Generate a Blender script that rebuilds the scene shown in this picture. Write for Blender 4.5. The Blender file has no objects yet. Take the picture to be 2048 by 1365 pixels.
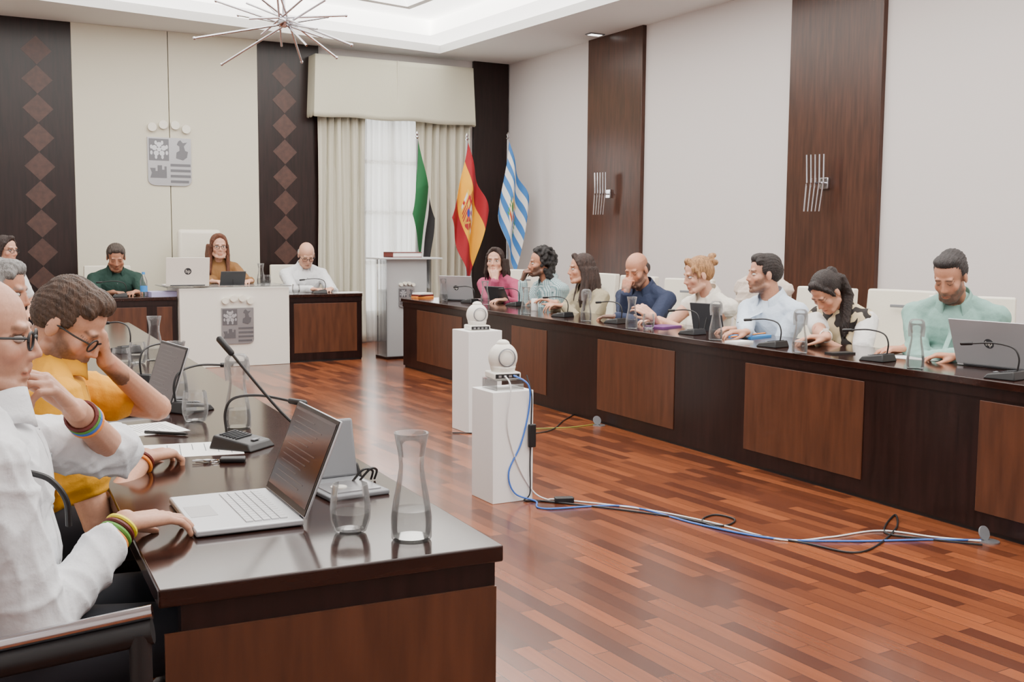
import bpy, math, random
import numpy as np
from mathutils import Vector as V, Matrix as M
from mathutils.bvhtree import BVHTree
random.seed(7); np.random.seed(7)
PI=math.pi; sin=math.sin; cos=math.cos; rad=math.radians
S=bpy.context.scene; COL=S.collection
Z=V((0,0,1))
# ---------------- camera
f=2150.; HC=1.345; DZ=.72
yaw,pit,rol=rad(29),math.atan(204/f),rad(.4)
F=V((sin(yaw)*cos(pit),cos(yaw)*cos(pit),-sin(pit))); R0=V((cos(yaw),-sin(yaw),0)); U0=R0.cross(F)
R=R0*cos(rol)+U0*sin(rol); U=U0*cos(rol)-R0*sin(rol); FH=V((sin(yaw),cos(yaw),0)); CP=V((0,0,HC))
cd=bpy.data.cameras.new('camera'); cam=bpy.data.objects.new('camera',cd); COL.objects.link(cam)
cd.lens=f/2048*36; cd.sensor_width=36
mw=M((R,U,-F)).transposed().to_4x4(); mw.translation=CP; cam.matrix_world=mw; S.camera=cam
def ray(u,v): return F+R*((u-1024)/f)-U*((v-682.5)/f)
def at_z(u,v,z): d=ray(u,v); return CP+d*((z-HC)/d.z)
def at_p(u,v,p,n): d=ray(u,v); p=V(p); n=V(n); return CP+d*((p-CP).dot(n)/d.dot(n))
def at_d(u,v,D): d=ray(u,v); return CP+d*(D/d.dot(FH))
# ---------------- materials
def lin(c): return tuple((x/255/12.92 if x/255<=.04045 else ((x/255+.055)/1.055)**2.4) for x in c)
def mat(name,col,rough=.5,metal=0,var=0,vs=8,st=(1,1,1),bump=0,bs=60,emit=0,coat=0,attr=False,sss=0,spec=.5,col2=None):
    m=bpy.data.materials.new(name); m.use_nodes=True; nt=m.node_tree; b=nt.nodes['Principled BSDF']
    c=lin(col); b.inputs['Base Color'].default_value=(*c,1); b.inputs['Roughness'].default_value=rough
    b.inputs['Metallic'].default_value=metal; b.inputs['Coat Weight'].default_value=coat; b.inputs['Specular IOR Level'].default_value=spec
    if coat: b.inputs['Coat Roughness'].default_value=.1
    if sss: b.inputs['Subsurface Weight'].default_value=sss; b.inputs['Subsurface Radius'].default_value=(.02,.008,.004); b.inputs['Subsurface Scale'].default_value=.3
    if emit: b.inputs['Emission Color'].default_value=(*c,1); b.inputs['Emission Strength'].default_value=emit
    tc=nt.nodes.new('ShaderNodeTexCoord'); mp=nt.nodes.new('ShaderNodeMapping'); mp.inputs['Scale'].default_value=st
    nt.links.new(tc.outputs['Object'],mp.inputs['Vector'])
    if attr:
        a=nt.nodes.new('ShaderNodeAttribute'); a.attribute_name='Col'; nt.links.new(a.outputs['Color'],b.inputs['Base Color'])
    elif var or col2:
        n=nt.nodes.new('ShaderNodeTexNoise'); n.inputs['Scale'].default_value=vs; n.inputs['Detail'].default_value=5
        r=nt.nodes.new('ShaderNodeValToRGB'); e=r.color_ramp.elements; e[0].position=.3; e[1].position=.7
        e[0].color=(*[x*(1-var) for x in c],1); e[1].color=(*(lin(col2) if col2 else [min(1,x*(1+var)) for x in c]),1)
        nt.links.new(mp.outputs[0],n.inputs['Vector']); nt.links.new(n.outputs['Fac'],r.inputs[0]); nt.links.new(r.outputs[0],b.inputs['Base Color'])
    if bump:
        n=nt.nodes.new('ShaderNodeTexNoise'); n.inputs['Scale'].default_value=bs; n.inputs['Detail'].default_value=3
        bp=nt.nodes.new('ShaderNodeBump'); bp.inputs['Strength'].default_value=bump; bp.inputs['Distance'].default_value=.02
        nt.links.new(mp.outputs[0],n.inputs['Vector']); nt.links.new(n.outputs['Fac'],bp.inputs['Height']); nt.links.new(bp.outputs[0],b.inputs['Normal'])
    return m
def glassmat(name,tint=.96,edge=.48,ior=1.42,edge_glare=.22):
    m=bpy.data.materials.new(name); m.use_nodes=True; nt=m.node_tree; nt.nodes.clear(); N=nt.nodes.new; L=nt.links.new
    o=N('ShaderNodeOutputMaterial'); mx=N('ShaderNodeMixShader'); t=N('ShaderNodeBsdfTransparent'); g=N('ShaderNodeBsdfGlossy'); fr=N('ShaderNodeFresnel'); mu=N('ShaderNodeMath'); mu.operation='MULTIPLY'; mu.inputs[1].default_value=.8
    fr.inputs[0].default_value=ior; g.inputs['Roughness'].default_value=.03; lw=N('ShaderNodeLayerWeight'); lw.inputs[0].default_value=.25
    rp=N('ShaderNodeValToRGB'); rp.color_ramp.elements[0].color=(tint,tint,tint,1); rp.color_ramp.elements[1].color=(edge,edge,edge,1); rp.color_ramp.elements[0].position=.35
    L(lw.outputs['Facing'],rp.inputs[0]); L(rp.outputs[0],t.inputs[0]); L(fr.outputs[0],mu.inputs[0]); L(mu.outputs[0],mx.inputs[0]); L(t.outputs[0],mx.inputs[1]); L(g.outputs[0],mx.inputs[2])
    df=N('ShaderNodeBsdfDiffuse'); df.inputs[0].default_value=(.85,.87,.88,1); m2=N('ShaderNodeMixShader'); hz=N('ShaderNodeMath'); hz.operation='MULTIPLY_ADD'; hz.inputs[1].default_value=edge_glare; hz.inputs[2].default_value=.01  # pale diffuse mixed in at grazing angles imitates highlights on glass edges
    L(lw.outputs['Facing'],hz.inputs[0]); L(hz.outputs[0],m2.inputs[0]); L(mx.outputs[0],m2.inputs[1]); L(df.outputs[0],m2.inputs[2]); L(m2.outputs[0],o.inputs[0])
    return m
def parquet():
    m=mat('parquet',(120,55,35),.24,coat=.1); nt=m.node_tree; b=nt.nodes['Principled BSDF']; N=nt.nodes.new; L=nt.links.new
    tc=N('ShaderNodeTexCoord'); mp=N('ShaderNodeMapping'); mp.inputs['Rotation'].default_value=(0,0,rad(88)); br=N('ShaderNodeTexBrick')
    br.inputs['Scale'].default_value=1; br.inputs['Brick Width'].default_value=.46; br.inputs['Row Height'].default_value=.068; br.inputs['Mortar Size'].default_value=.0014
    br.inputs['Bias'].default_value=-.1; br.offset=.37; br.offset_frequency=2; br.squash=1.25; br.squash_frequency=3
    br.inputs['Color1'].default_value=(*lin((78,37,21)),1); br.inputs['Color2'].default_value=(*lin((144,80,46)),1); br.inputs['Mortar'].default_value=(*lin((46,22,15)),1)
    mp2=N('ShaderNodeMapping'); mp2.inputs['Scale'].default_value=(40,2.5,1); n=N('ShaderNodeTexNoise'); n.inputs['Scale'].default_value=1; n.inputs['Detail'].default_value=5
    mx=N('ShaderNodeMix'); mx.data_type='RGBA'; mx.blend_type='MULTIPLY'; mx.inputs['Factor'].default_value=.3
    rp=N('ShaderNodeValToRGB'); rp.color_ramp.elements[0].color=(.45,.4,.38,1); rp.color_ramp.elements[0].position=.3; rp.color_ramp.elements[1].position=.65
    L(tc.outputs['Object'],mp.inputs[0]); L(mp.outputs[0],br.inputs['Vector']); L(tc.outputs['Object'],mp2.inputs[0]); L(mp2.outputs[0],n.inputs['Vector']); L(n.outputs['Fac'],rp.inputs[0])
    L(br.outputs['Color'],mx.inputs['A']); L(rp.outputs[0],mx.inputs['B']); L(mx.outputs['Result'],b.inputs['Base Color'])
    return m
def plaid(name,c1,c2,sc):
    m=mat(name,c1,.8); nt=m.node_tree; b=nt.nodes['Principled BSDF']; N=nt.nodes.new; L=nt.links.new
    tc=N('ShaderNodeTexCoord'); ws=[]
    for ax in 'XZ':
        w=N('ShaderNodeTexWave'); w.bands_direction=ax; w.inputs['Scale'].default_value=sc; L(tc.outputs['Object'],w.inputs[0]); ws.append(w)
    a=N('ShaderNodeMath'); a.operation='ADD'; L(ws[0].outputs['Fac'],a.inputs[0]); L(ws[1].outputs['Fac'],a.inputs[1])
    d=N('ShaderNodeMath'); d.operation='MULTIPLY'; d.inputs[1].default_value=.5; L(a.outputs[0],d.inputs[0])
    r=N('ShaderNodeValToRGB'); r.color_ramp.elements[0].color=(*lin(c2),1); r.color_ramp.elements[1].color=(*lin(c1),1); r.color_ramp.elements[0].position=.25; r.color_ramp.elements[1].position=.7
    L(d.outputs[0],r.inputs[0]); L(r.outputs[0],b.inputs['Base Color']); return m
def spots(name,c1,c2):
    m=mat(name,c1,.8); nt=m.node_tree; b=nt.nodes['Principled BSDF']; N=nt.nodes.new; L=nt.links.new
    tc=N('ShaderNodeTexCoord'); n=N('ShaderNodeTexNoise'); n.inputs['Scale'].default_value=22; n.inputs['Detail'].default_value=0; r=N('ShaderNodeValToRGB'); r.color_ramp.interpolation='CONSTANT'
    r.color_ramp.elements[0].color=(*lin(c1),1); r.color_ramp.elements[1].color=(*lin(c2),1); r.color_ramp.elements[1].position=.54
    L(tc.outputs['Object'],n.inputs[0]); L(n.outputs['Fac'],r.inputs[0]); L(r.outputs[0],b.inputs['Base Color']); return m
MT=dict(
 wall=mat('wall_paint',(212,206,204),.7,bump=.02,bs=200), cream=mat('cream_panel',(212,207,188),.6,bump=.02,bs=150), ceil=mat('ceiling_paint',(224,224,222),.8),
 glow=mat('cove_glow',(255,253,248),.8,emit=3.6), dark=mat('dark_wood',(31,16,14),.28,var=.45,vs=6,st=(6,6,.5),spec=.36), darkh=mat('dark_veneer',(40,20,15),.13,var=.4,vs=5,st=(5,.6,5),spec=.42),
 panel=mat('wall_veneer',(66,39,28),.3,var=.35,vs=7,st=(5,5,.4),spec=.4), brown=mat('brown_veneer',(80,46,29),.32,var=.3,vs=6,st=(4,4,.5)), dia=mat('diamond_inlay',(66,40,32),.4,var=.25,vs=20),
 white=mat('white_lacquer',(228,224,214),.4), plinth=mat('plinth_white',(234,234,232),.5), disc=mat('warm_disc',(232,228,214),.3), glass=glassmat('clear_glass'), water=glassmat('water',.82,.6,1.33,.06), acr=glassmat('acrylic',.9,.7,1.45,.1),
 chrome=mat('chrome',(210,210,215),.12,1), steel=mat('brushed_steel',(165,165,168),.35,.8), steeld=mat('dark_steel',(108,108,112),.4,.6), silver=mat('silver_laptop',(190,192,196),.35,.6), frost=mat('frosted_acrylic',(196,199,199),.3), greyp=mat('grey_metal_panel',(176,178,179),.3,.15),
 black=mat('black_plastic',(20,20,22),.45), dgrey=mat('dark_grey_plastic',(52,54,58),.5), grey=mat('grey_plastic',(120,122,126),.5), key=mat('key_grey',(205,207,210),.5),
 screen=mat('dim_screen',(42,36,40),.15,emit=.2), page=mat('screen_page',(70,63,65),.2,emit=.15), paper=mat('paper',(240,240,238),.7), ink=mat('ink',(110,112,116),.7),
 leather=mat('cream_leather',(226,220,204),.45,bump=.05,bs=90), curtain=mat('curtain_cloth',(206,202,185),.85,bump=.05,bs=120), pelmet=mat('pelmet_cloth',(197,194,174),.85,bump=.08,bs=50),
 attr=mat('painted_cloth',(200,200,200),.75,attr=True), skin=mat('skin',(200,150,125),.5,attr=True,sss=.1,bump=.04,bs=160), eyew=mat('sclera',(205,196,190),.35), iris=mat('iris',(45,30,22),.2),
 blue=mat('blue_cable',(60,110,200),.5), wcable=mat('white_cable',(225,225,225),.5), red=mat('red_leather',(96,30,24),.5), purple=mat('purple_cover',(110,60,120),.6), lilac=mat('lilac_paper',(180,175,215),.6),
 lblue=mat('blue_folder',(60,140,210),.5), orange=mat('orange_tag',(235,140,50),.6), yellow=mat('yellow_marker',(240,225,40),.5), ygreen=mat('yellow_green_cable',(150,160,60),.5), pane=mat('bright_pane',(246,250,255),.3,emit=3.6), floor=parquet(),
 green=mat('green_band',(90,150,60),.7), trou=mat('dark_trousers',(32,34,42),.8), shoe=mat('black_shoe',(20,18,18),.4), lens=mat('lens_glass',(15,15,20),.05), gold=mat('gold_frame',(170,140,80),.3,.8))
def sheer():
    m=bpy.data.materials.new('sheer_cloth'); m.use_nodes=True; nt=m.node_tree; nt.nodes.clear(); N=nt.nodes.new; L=nt.links.new
    o=N('ShaderNodeOutputMaterial'); mx=N('ShaderNodeMixShader'); t=N('ShaderNodeBsdfTransparent'); d=N('ShaderNodeBsdfDiffuse'); tl=N('ShaderNodeBsdfTranslucent'); m2=N('ShaderNodeMixShader')
    for n in (d,tl): n.inputs[0].default_value=(.86,.85,.82,1)
    L(d.outputs[0],m2.inputs[1]); L(tl.outputs[0],m2.inputs[2]); mx.inputs[0].default_value=.74; L(t.outputs[0],mx.inputs[1]); L(m2.outputs[0],mx.inputs[2]); L(mx.outputs[0],o.inputs[0]); return m
MT['sheer']=sheer()
def cloth(name,c,b=.15,bs=60): return mat(name,c,.85,bump=b,bs=bs)
# ---------------- mesh builder
class MB:
    def __init__(s): s.v=[]; s.f=[]; s.m=[]; s.M=M.Identity(4); s.mi=0
    def add(s,vs,fs):
        o=len(s.v); s.v+=[tuple(s.M@V(p)) for p in vs]; s.f+=[tuple(i+o for i in q) for q in fs]; s.m+=[s.mi]*len(fs); return s
    def bx(s,x0,x1,y0,y1,z0,z1):
        return s.add([(x,y,z) for z in (z0,z1) for y in (y0,y1) for x in (x0,x1)],[(0,2,3,1),(4,5,7,6),(0,1,5,4),(2,6,7,3),(0,4,6,2),(1,3,7,5)])
    def cb(s,c,d): return s.bx(c[0]-d[0]/2,c[0]+d[0]/2,c[1]-d[1]/2,c[1]+d[1]/2,c[2]-d[2]/2,c[2]+d[2]/2)
    def rings(s,rs,closed=True):
        n=len(rs[0]); vs=[p for r in rs for p in r]; fs=[]
        for k in range(len(rs)-1):
            for i in range(n): j=(i+1)%n; fs.append((k*n+i,k*n+j,(k+1)*n+j,(k+1)*n+i))
        if closed: fs.append(tuple(range(n-1,-1,-1))); fs.append(tuple((len(rs)-1)*n+i for i in range(n)))
        return s.add(vs,fs)
    def frame(s,d):
        d=V(d).normalized(); a=V((0,0,1)) if abs(d.z)<.9 else V((1,0,0)); x=a.cross(d).normalized(); return x,d.cross(x)
    def cap(s,p0,r0,p1,r1,n=14):
        p0=V(p0);p1=V(p1); d=p1-p0
        if d.length<1e-6: d=V((0,0,1e-4)); p1=p0+d
        d=d.normalized(); x,y=s.frame(d); rs=[]
        for a in (-80,-50,-20): a=rad(a); rs.append((p0+d*r0*sin(a),r0*cos(a)))
        for a in (20,50,80): a=rad(a); rs.append((p1+d*r1*sin(a),r1*cos(a)))
        return s.rings([[c+(x*cos(2*PI*i/n)+y*sin(2*PI*i/n))*r for i in range(n)] for c,r in rs])
    def cyl(s,p0,p1,r0,r1=None,n=18):
        r1=r0 if r1 is None else r1; p0=V(p0);p1=V(p1); x,y=s.frame(p1-p0)
        return s.rings([[c+(x*cos(2*PI*i/n)+y*sin(2*PI*i/n))*r for i in range(n)] for c,r in ((p0,r0),(p1,r1))])
    def ell(s,c,r,n=16,m=10):
        c=V(c); rs=[]
        for k in range(m+1):
            a=-PI/2+PI*(k+.001)/(m+.002); rs.append([c+V((r[0]*cos(a)*cos(2*PI*i/n),r[1]*cos(a)*sin(2*PI*i/n),r[2]*sin(a))) for i in range(n)])
        return s.rings(rs)
    def lathe(s,pr,n=24,c=(0,0,0),closed=False):
        return s.rings([[(c[0]+max(r,1e-4)*cos(2*PI*i/n),c[1]+max(r,1e-4)*sin(2*PI*i/n),c[2]+z) for i in range(n)] for r,z in pr],closed)
    def tube(s,pts,r,n=8,sub=6):
        P=[V(p) for p in pts]; Q=[]
        if len(P)>2 and sub>1:
            for i in range(len(P)-1):
                a=P[max(i-1,0)];b=P[i];c=P[i+1];d=P[min(i+2,len(P)-1)]
                for k in range(sub):
                    t=k/sub; Q.append(.5*((2*b)+(c-a)*t+(2*a-5*b+4*c-d)*t*t+(3*b-a-3*c+d)*t**3))
            Q.append(P[-1])
        else: Q=P
        rs=[]; x=None
        for i,p in enumerate(Q):
            d=(Q[min(i+1,len(Q)-1)]-Q[max(i-1,0)]).normalized()
            if x is None: x,y=s.frame(d)
            else: x=(x-d*x.dot(d)).normalized(); y=d.cross(x)
            rr=r[0]+(r[1]-r[0])*i/(len(Q)-1) if isinstance(r,tuple) else r
            rs.append([p+(x*cos(2*PI*k/n)+y*sin(2*PI*k/n))*rr for k in range(n)])
        return s.rings(rs)
    def prism(s,poly,y0,y1):
        n=len(poly); vs=[(x,y0,z) for x,z in poly]+[(x,y1,z) for x,z in poly]
        return s.add(vs,[tuple(range(n)),tuple(range(2*n-1,n-1,-1))]+[(i,i+n,(i+1)%n+n,(i+1)%n) for i in range(n)])
    def grid(s,fn,nu,nv):
        return s.add([fn(i/nu,j/nv) for j in range(nv+1) for i in range(nu+1)],[(j*(nu+1)+i,j*(nu+1)+i+1,(j+1)*(nu+1)+i+1,(j+1)*(nu+1)+i) for j in range(nv) for i in range(nu)])
    def build(s,name,mats,parent=None,org=None,bevel=0,solid=0,ang=40):
        me=bpy.data.meshes.new(name); vs=s.v if org is None else [(a-org[0],b-org[1],c-org[2]) for a,b,c in s.v]
        me.from_pydata(vs,[],s.f); mats=mats if isinstance(mats,(list,tuple)) else [mats]
        for m in mats: me.materials.append(MT[m] if isinstance(m,str) else m)
        me.polygons.foreach_set('material_index',s.m); me.polygons.foreach_set('use_smooth',[True]*len(s.f)); me.update(); me.set_sharp_from_angle(angle=rad(ang))
        o=bpy.data.objects.new(name,me); COL.objects.link(o)
        if parent: o.parent=parent
        elif org is not None: o.location=org
        if solid: q=o.modifiers.new('s','SOLIDIFY'); q.thickness=solid; q.offset=0
        if bevel: q=o.modifiers.new('b','BEVEL'); q.width=bevel; q.segments=3; q.limit_method='ANGLE'
        return o
def tag(o,label,cat,group=None):
    o['label']=label; o['category']=cat
    if group: o['group']=group
    return o
def struct(o): o['kind']='structure'; return o
def thing(name,label,cat,loc=(0,0,0),rz=0,group=None):
    o=bpy.data.objects.new(name,None); o.empty_display_size=.05; COL.objects.link(o); o.location=loc; o.rotation_euler=(0,0,rz); return tag(o,label,cat,group)
def copy_tree(o,parent=None):
    c=o.copy(); COL.objects.link(c); c.parent=parent
    for ch in [x for x in bpy.data.objects if x.parent==o]: copy_tree(ch,c)
    return c
CACHE={}
def inst(key,fn,loc,label,cat,group=None,rz=0,sc=1):
    if key not in CACHE: CACHE[key]=fn(); o=CACHE[key]
    else: o=copy_tree(CACHE[key])
    o.location=loc; o.rotation_euler=(0,0,rz); o.scale=(sc,)*3; tag(o,label,cat,group); return o
def remesh(mb,name,mats,vox,it=3,parent=None,org=None):
    o=mb.build(name,mats,parent,org); q=o.modifiers.new('r','REMESH'); q.mode='VOXEL'; q.voxel_size=vox
    q=o.modifiers.new('s','SMOOTH'); q.factor=.5; q.iterations=it
    dg=bpy.context.evaluated_depsgraph_get(); me=bpy.data.meshes.new_from_object(o.evaluated_get(dg)); o.modifiers.clear(); old=o.data; o.data=me; bpy.data.meshes.remove(old); me.name=name
    if not me.materials:
        for m in (mats if isinstance(mats,(list,tuple)) else [mats]): me.materials.append(MT[m] if isinstance(m,str) else m)
    me.polygons.foreach_set('use_smooth',[True]*len(me.polygons)); return o
def getv(me,attr='co'): a=np.empty(len(me.vertices)*3); me.vertices.foreach_get(attr,a); return a.reshape(-1,3)
def setv(me,co): me.vertices.foreach_set('co',co.ravel()); me.update()
def folds(o,amp,scale,seed,focus=()):
    me=o.data; P=getv(me); N=getv(me,'normal'); rs=np.random.RandomState(seed); w=0; d=0
    for i in range(4): k=rs.randn(3); w=w+np.sin(P@(k/np.linalg.norm(k)*rs.uniform(6,14))+rs.uniform(0,6))
    for i in range(4): k=rs.randn(3)*np.array([1,1,.8]); r=1-np.abs(np.sin(P@(k/np.linalg.norm(k)*scale*rs.uniform(.4,.8))+1.1*w+rs.uniform(0,6))); d=d+r**3
    a=amp*(d/4-.22)*1.6
    for c in focus:   # ringed creases about elbows and armpits
        q=P-np.array(c); dist=np.linalg.norm(q,axis=1); a=a+amp*1.1*np.exp(-(dist/.10)**2)*(1-np.abs(np.sin(dist*60+1.5*w)))**2
    setv(me,P+N*a[:,None]); return o
def paint(me,cols):
    a=me.color_attributes.new('Col','FLOAT_COLOR','POINT'); c=np.ones((len(me.vertices),4),dtype=np.float32); c[:,:3]=cols; a.data.foreach_set('color',c.ravel())
def text(body,size,matn,parent,mx,name='logo'):
    cu=bpy.data.curves.new('t','FONT'); cu.body=body; cu.size=size; cu.extrude=.0006; cu.align_x='CENTER'; cu.align_y='CENTER'
    o=bpy.data.objects.new('t',cu); COL.objects.link(o); dg=bpy.context.evaluated_depsgraph_get(); me=bpy.data.meshes.new_from_object(o.evaluated_get(dg)); bpy.data.objects.remove(o)
    me.materials.clear(); me.materials.append(MT[matn]); me.transform(mx); o=bpy.data.objects.new(name,me); COL.objects.link(o); o.parent=parent; return o
# ---------------- room
YB=at_z(750,685,0).y+.12; BN=(0,1,0)
XW=at_p(1015,300,(0,YB,0),BN).x; ZC=at_p(1017,130,(0,YB,0),BN).z; XL=-1.4; Y0=-2.6
def bk(u,v,off=0): return at_p(u,v,(0,YB-off,0),BN)
def rw(u,v,off=0): return at_p(u,v,(XW-off,0,0),(1,0,0))
struct(MB().bx(XL-.1,XW+.1,Y0-.1,YB+.1,-.1,0).build('floor','floor'))
wx0,wx1=bk(722,300).x,bk(846,300).x; wz0,wz1=.35,3.0
m=MB(); m.bx(XL,wx0,YB,YB+.15,0,ZC+.6).bx(wx1,XW+.1,YB,YB+.15,0,ZC+.6).bx(wx0,wx1,YB,YB+.15,0,wz0).bx(wx0,wx1,YB,YB+.15,wz1,ZC+.6); struct(m.build('wall_back','wall'))
struct(MB().bx(XW,XW+.15,Y0,YB,0,ZC+.6).build('wall_right','wall')); struct(MB().bx(XL-.15,XL,Y0,YB,0,ZC+.6).build('wall_left','wall')); struct(MB().bx(XL,XW,Y0-.15,Y0,0,ZC+.6).build('wall_front','wall'))
struct(MB().bx(XW-.02,XW,Y0,YB,0,.12).build('baseboard_right','darkh'))
c1=at_z(880,107,ZC); c2=at_z(100,3,ZC); c3=at_z(1240,0,ZC)
e1=(c2-c1); e2=(c3-c1); A1=c1+e2*((-1.-c1.y)/e2.y); B1=c1+e1*((.0-c1.x)/e1.x); I=[V((B1.x,-1,0)),V((A1.x,-1,0)),c1.copy(),B1.copy()]
O=[(XL,Y0),(XW,Y0),(XW,YB),(XL,YB)]; m=MB()
def ringq(m,a,za,b,zb):
    for i in range(4): j=(i+1)%4; m.add([(*a[i],za),(*b[i],zb),(*b[j],zb),(*a[j],za)],[(0,1,2,3)])
i1=[(p.x,p.y) for p in I]; cx=sum(p[0] for p in i1)/4; cy=sum(p[1] for p in i1)/4
def ins(k,pts): return [(x-math.copysign(k,x-cx),y-math.copysign(k,y-cy)) for x,y in pts]
ringq(m,O,ZC,i1,ZC); ringq(m,i1,ZC,i1,ZC+.1); m.mi=1; o1=ins(-.25,i1); i2=ins(.75,i1); i3=ins(.8,i1)
ringq(m,i1,ZC+.1,o1,ZC+.16); ringq(m,o1,ZC+.16,o1,ZC+.34); ringq(m,o1,ZC+.34,i2,ZC+.34); m.mi=0; ringq(m,i2,ZC+.34,i3,ZC+.355); m.mi=1; ringq(m,i3,ZC+.355,ins(.85,i1),ZC+.42)
m.add([(*p,ZC+.42) for p in ins(.85,i1)],[(0,1,2,3)]); struct(m.build('ceiling',['ceil','glow']))  # emissive coffer faces stand in for the hidden cove lighting
m=MB().bx(XL,XW,Y0,YB,ZC+.6,ZC+.65); struct(m.build('ceiling_slab','ceil'))
for (u,v) in ((738,112),(1190,68)):
    p=at_z(u,v,ZC); r=thing('ceiling_downlight','small recessed square downlight in the ceiling %s'%('above the curtain pelmet' if u<900 else 'beside the first dark wall panel'),'ceiling light',p)
    MB().bx(-.1,.1,-.06,.06,-.012,0).build('frame','grey',r,bevel=.003); MB().bx(-.075,.075,-.04,.04,-.016,-.01).build('lamp','glow',r)
# back wall panels
def bpanel(n,ul,ur,th,matn,v=300):
    x0,x1=bk(ul,v).x,bk(ur,v).x; return x0,x1,struct(MB().bx(x0,x1,YB-th,YB,0,ZC).build('trim_%d'%n,matn,bevel=.004))
def diapanel(n,ul,ur,uc,v0,dv,k,hw):
    x0,x1=bk(ul,300).x,bk(ur,300).x; m=MB().bx(x0,x1,YB-.05,YB,0,ZC); m.mi=1
    p0=bk(uc,v0,.05); w=abs(bk(uc+hw,v0,.05).x-p0.x); st=abs(bk(uc,v0+dv,.05).z-p0.z); h=st*.49
    for i in range(k):
        z=p0.z-st*i; m.prism([(p0.x-w,z),(p0.x,z-h),(p0.x+w,z),(p0.x,z+h)],YB-.0525,YB-.045)
    struct(m.build('trim_%d'%n,['dark','dia']))
diapanel(1,-14,147,72,100,58.5,11,31); diapanel(4,514,636,568,150,51.5,10,24)
bpanel(2,147,337,.06,'cream'); bpanel(3,338.5,514,.06,'cream'); bpanel(5,944,1013,.05,'dark')
m=MB().bx(XL,bk(-15,300).x,YB-.06,YB,0,ZC); struct(m.build('trim_6','cream'))
for n,(ul,ur) in enumerate(((1181,1289),(1583,1766))):
    y1,y0=rw(ul,300).y,rw(ur,300).y; struct(MB().bx(XW-.05,XW,y0,y1,0,ZC).build('trim_%d'%(7+n),'panel',bevel=.004))
# window + curtains
w=MB()
for x in (wx0,(wx0+wx1)/2-.03,wx1-.06): w.bx(x,x+.06,YB+.02,YB+.07,wz0,wz1)
for k in range(5): zz=wz0+(wz1-wz0-.05)*k/4; w.bx(wx0,wx1,YB+.025,YB+.065,zz,zz+.05)
wn=struct(w.build('window_1','white')); MB().bx(wx0,wx1,YB+.1,YB+.11,wz0,wz1).build('pane','pane',wn)  # pane emits light itself, standing in for daylight outside
def drape(name,label,ul,ur,vt,vb,y,amp,fr,matn,cat):
    a=at_p(ul,400,(0,y,0),BN).x; b=at_p(ur,400,(0,y,0),BN).x; zt=at_p(ul,vt,(0,y,0),BN).z; zb=.02 if vb is None else at_p(ul,vb,(0,y,0),BN).z
    m=MB(); m.grid(lambda s,t:(a+(b-a)*s+.01*sin(t*5+s*9),y+amp*sin(s*fr*2*PI+.6*sin(t*2))+.3*amp*sin(s*fr*5.3*PI+t),zt+(zb-zt)*t),int(fr*12),24)
    return tag(m.build(name,matn,solid=.004,ang=80),label,cat)
drape('curtain','cream floor length curtain gathered left of the sheer window',637,730,225,None,YB-.15,.04,6,'curtain','curtain')
drape('curtain','cream curtain gathered right of the window behind the flags',832,940,235,None,YB-.15,.04,7,'curtain','curtain')
drape('sheer_curtain','thin white sheer curtain across the bright window',720,850,225,None,YB-.06,.02,11,'sheer','curtain')
pl,pr_=bk(632,200,.3).x,bk(946,200,.3).x; pt,pb=bk(640,108,.3).z,bk(632,232,.3).z; yf=YB-.3
pm=thing('pelmet','cream fabric pelmet box over the window curtains','pelmet',((pl+pr_)/2,YB,pb)); hw=(pr_-pl)/2
m=MB()
pth=[(-hw,0),(-hw,-.3),(hw,-.3),(hw,0)]
def pel(s,t):
    q=s*3; i=min(int(q),2); k=q-i; x=pth[i][0]+(pth[i+1][0]-pth[i][0])*k; y=pth[i][1]+(pth[i+1][1]-pth[i][1])*k; fl=1+.03*t
    return (x*fl,y*fl+(.006*sin(s*70+sin(t*3))+.010*sin(s*31+t*1.5))*(.3+t),(pt-pb)*(1-t)+.008*t*sin(s*50))
m.grid(pel,120,12).build('valance','pelmet',pm,solid=.01,ang=60); MB().bx(-.005,.005,-.325,-.3,.0,pt-pb).build('seam','curtain',pm)
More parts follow.
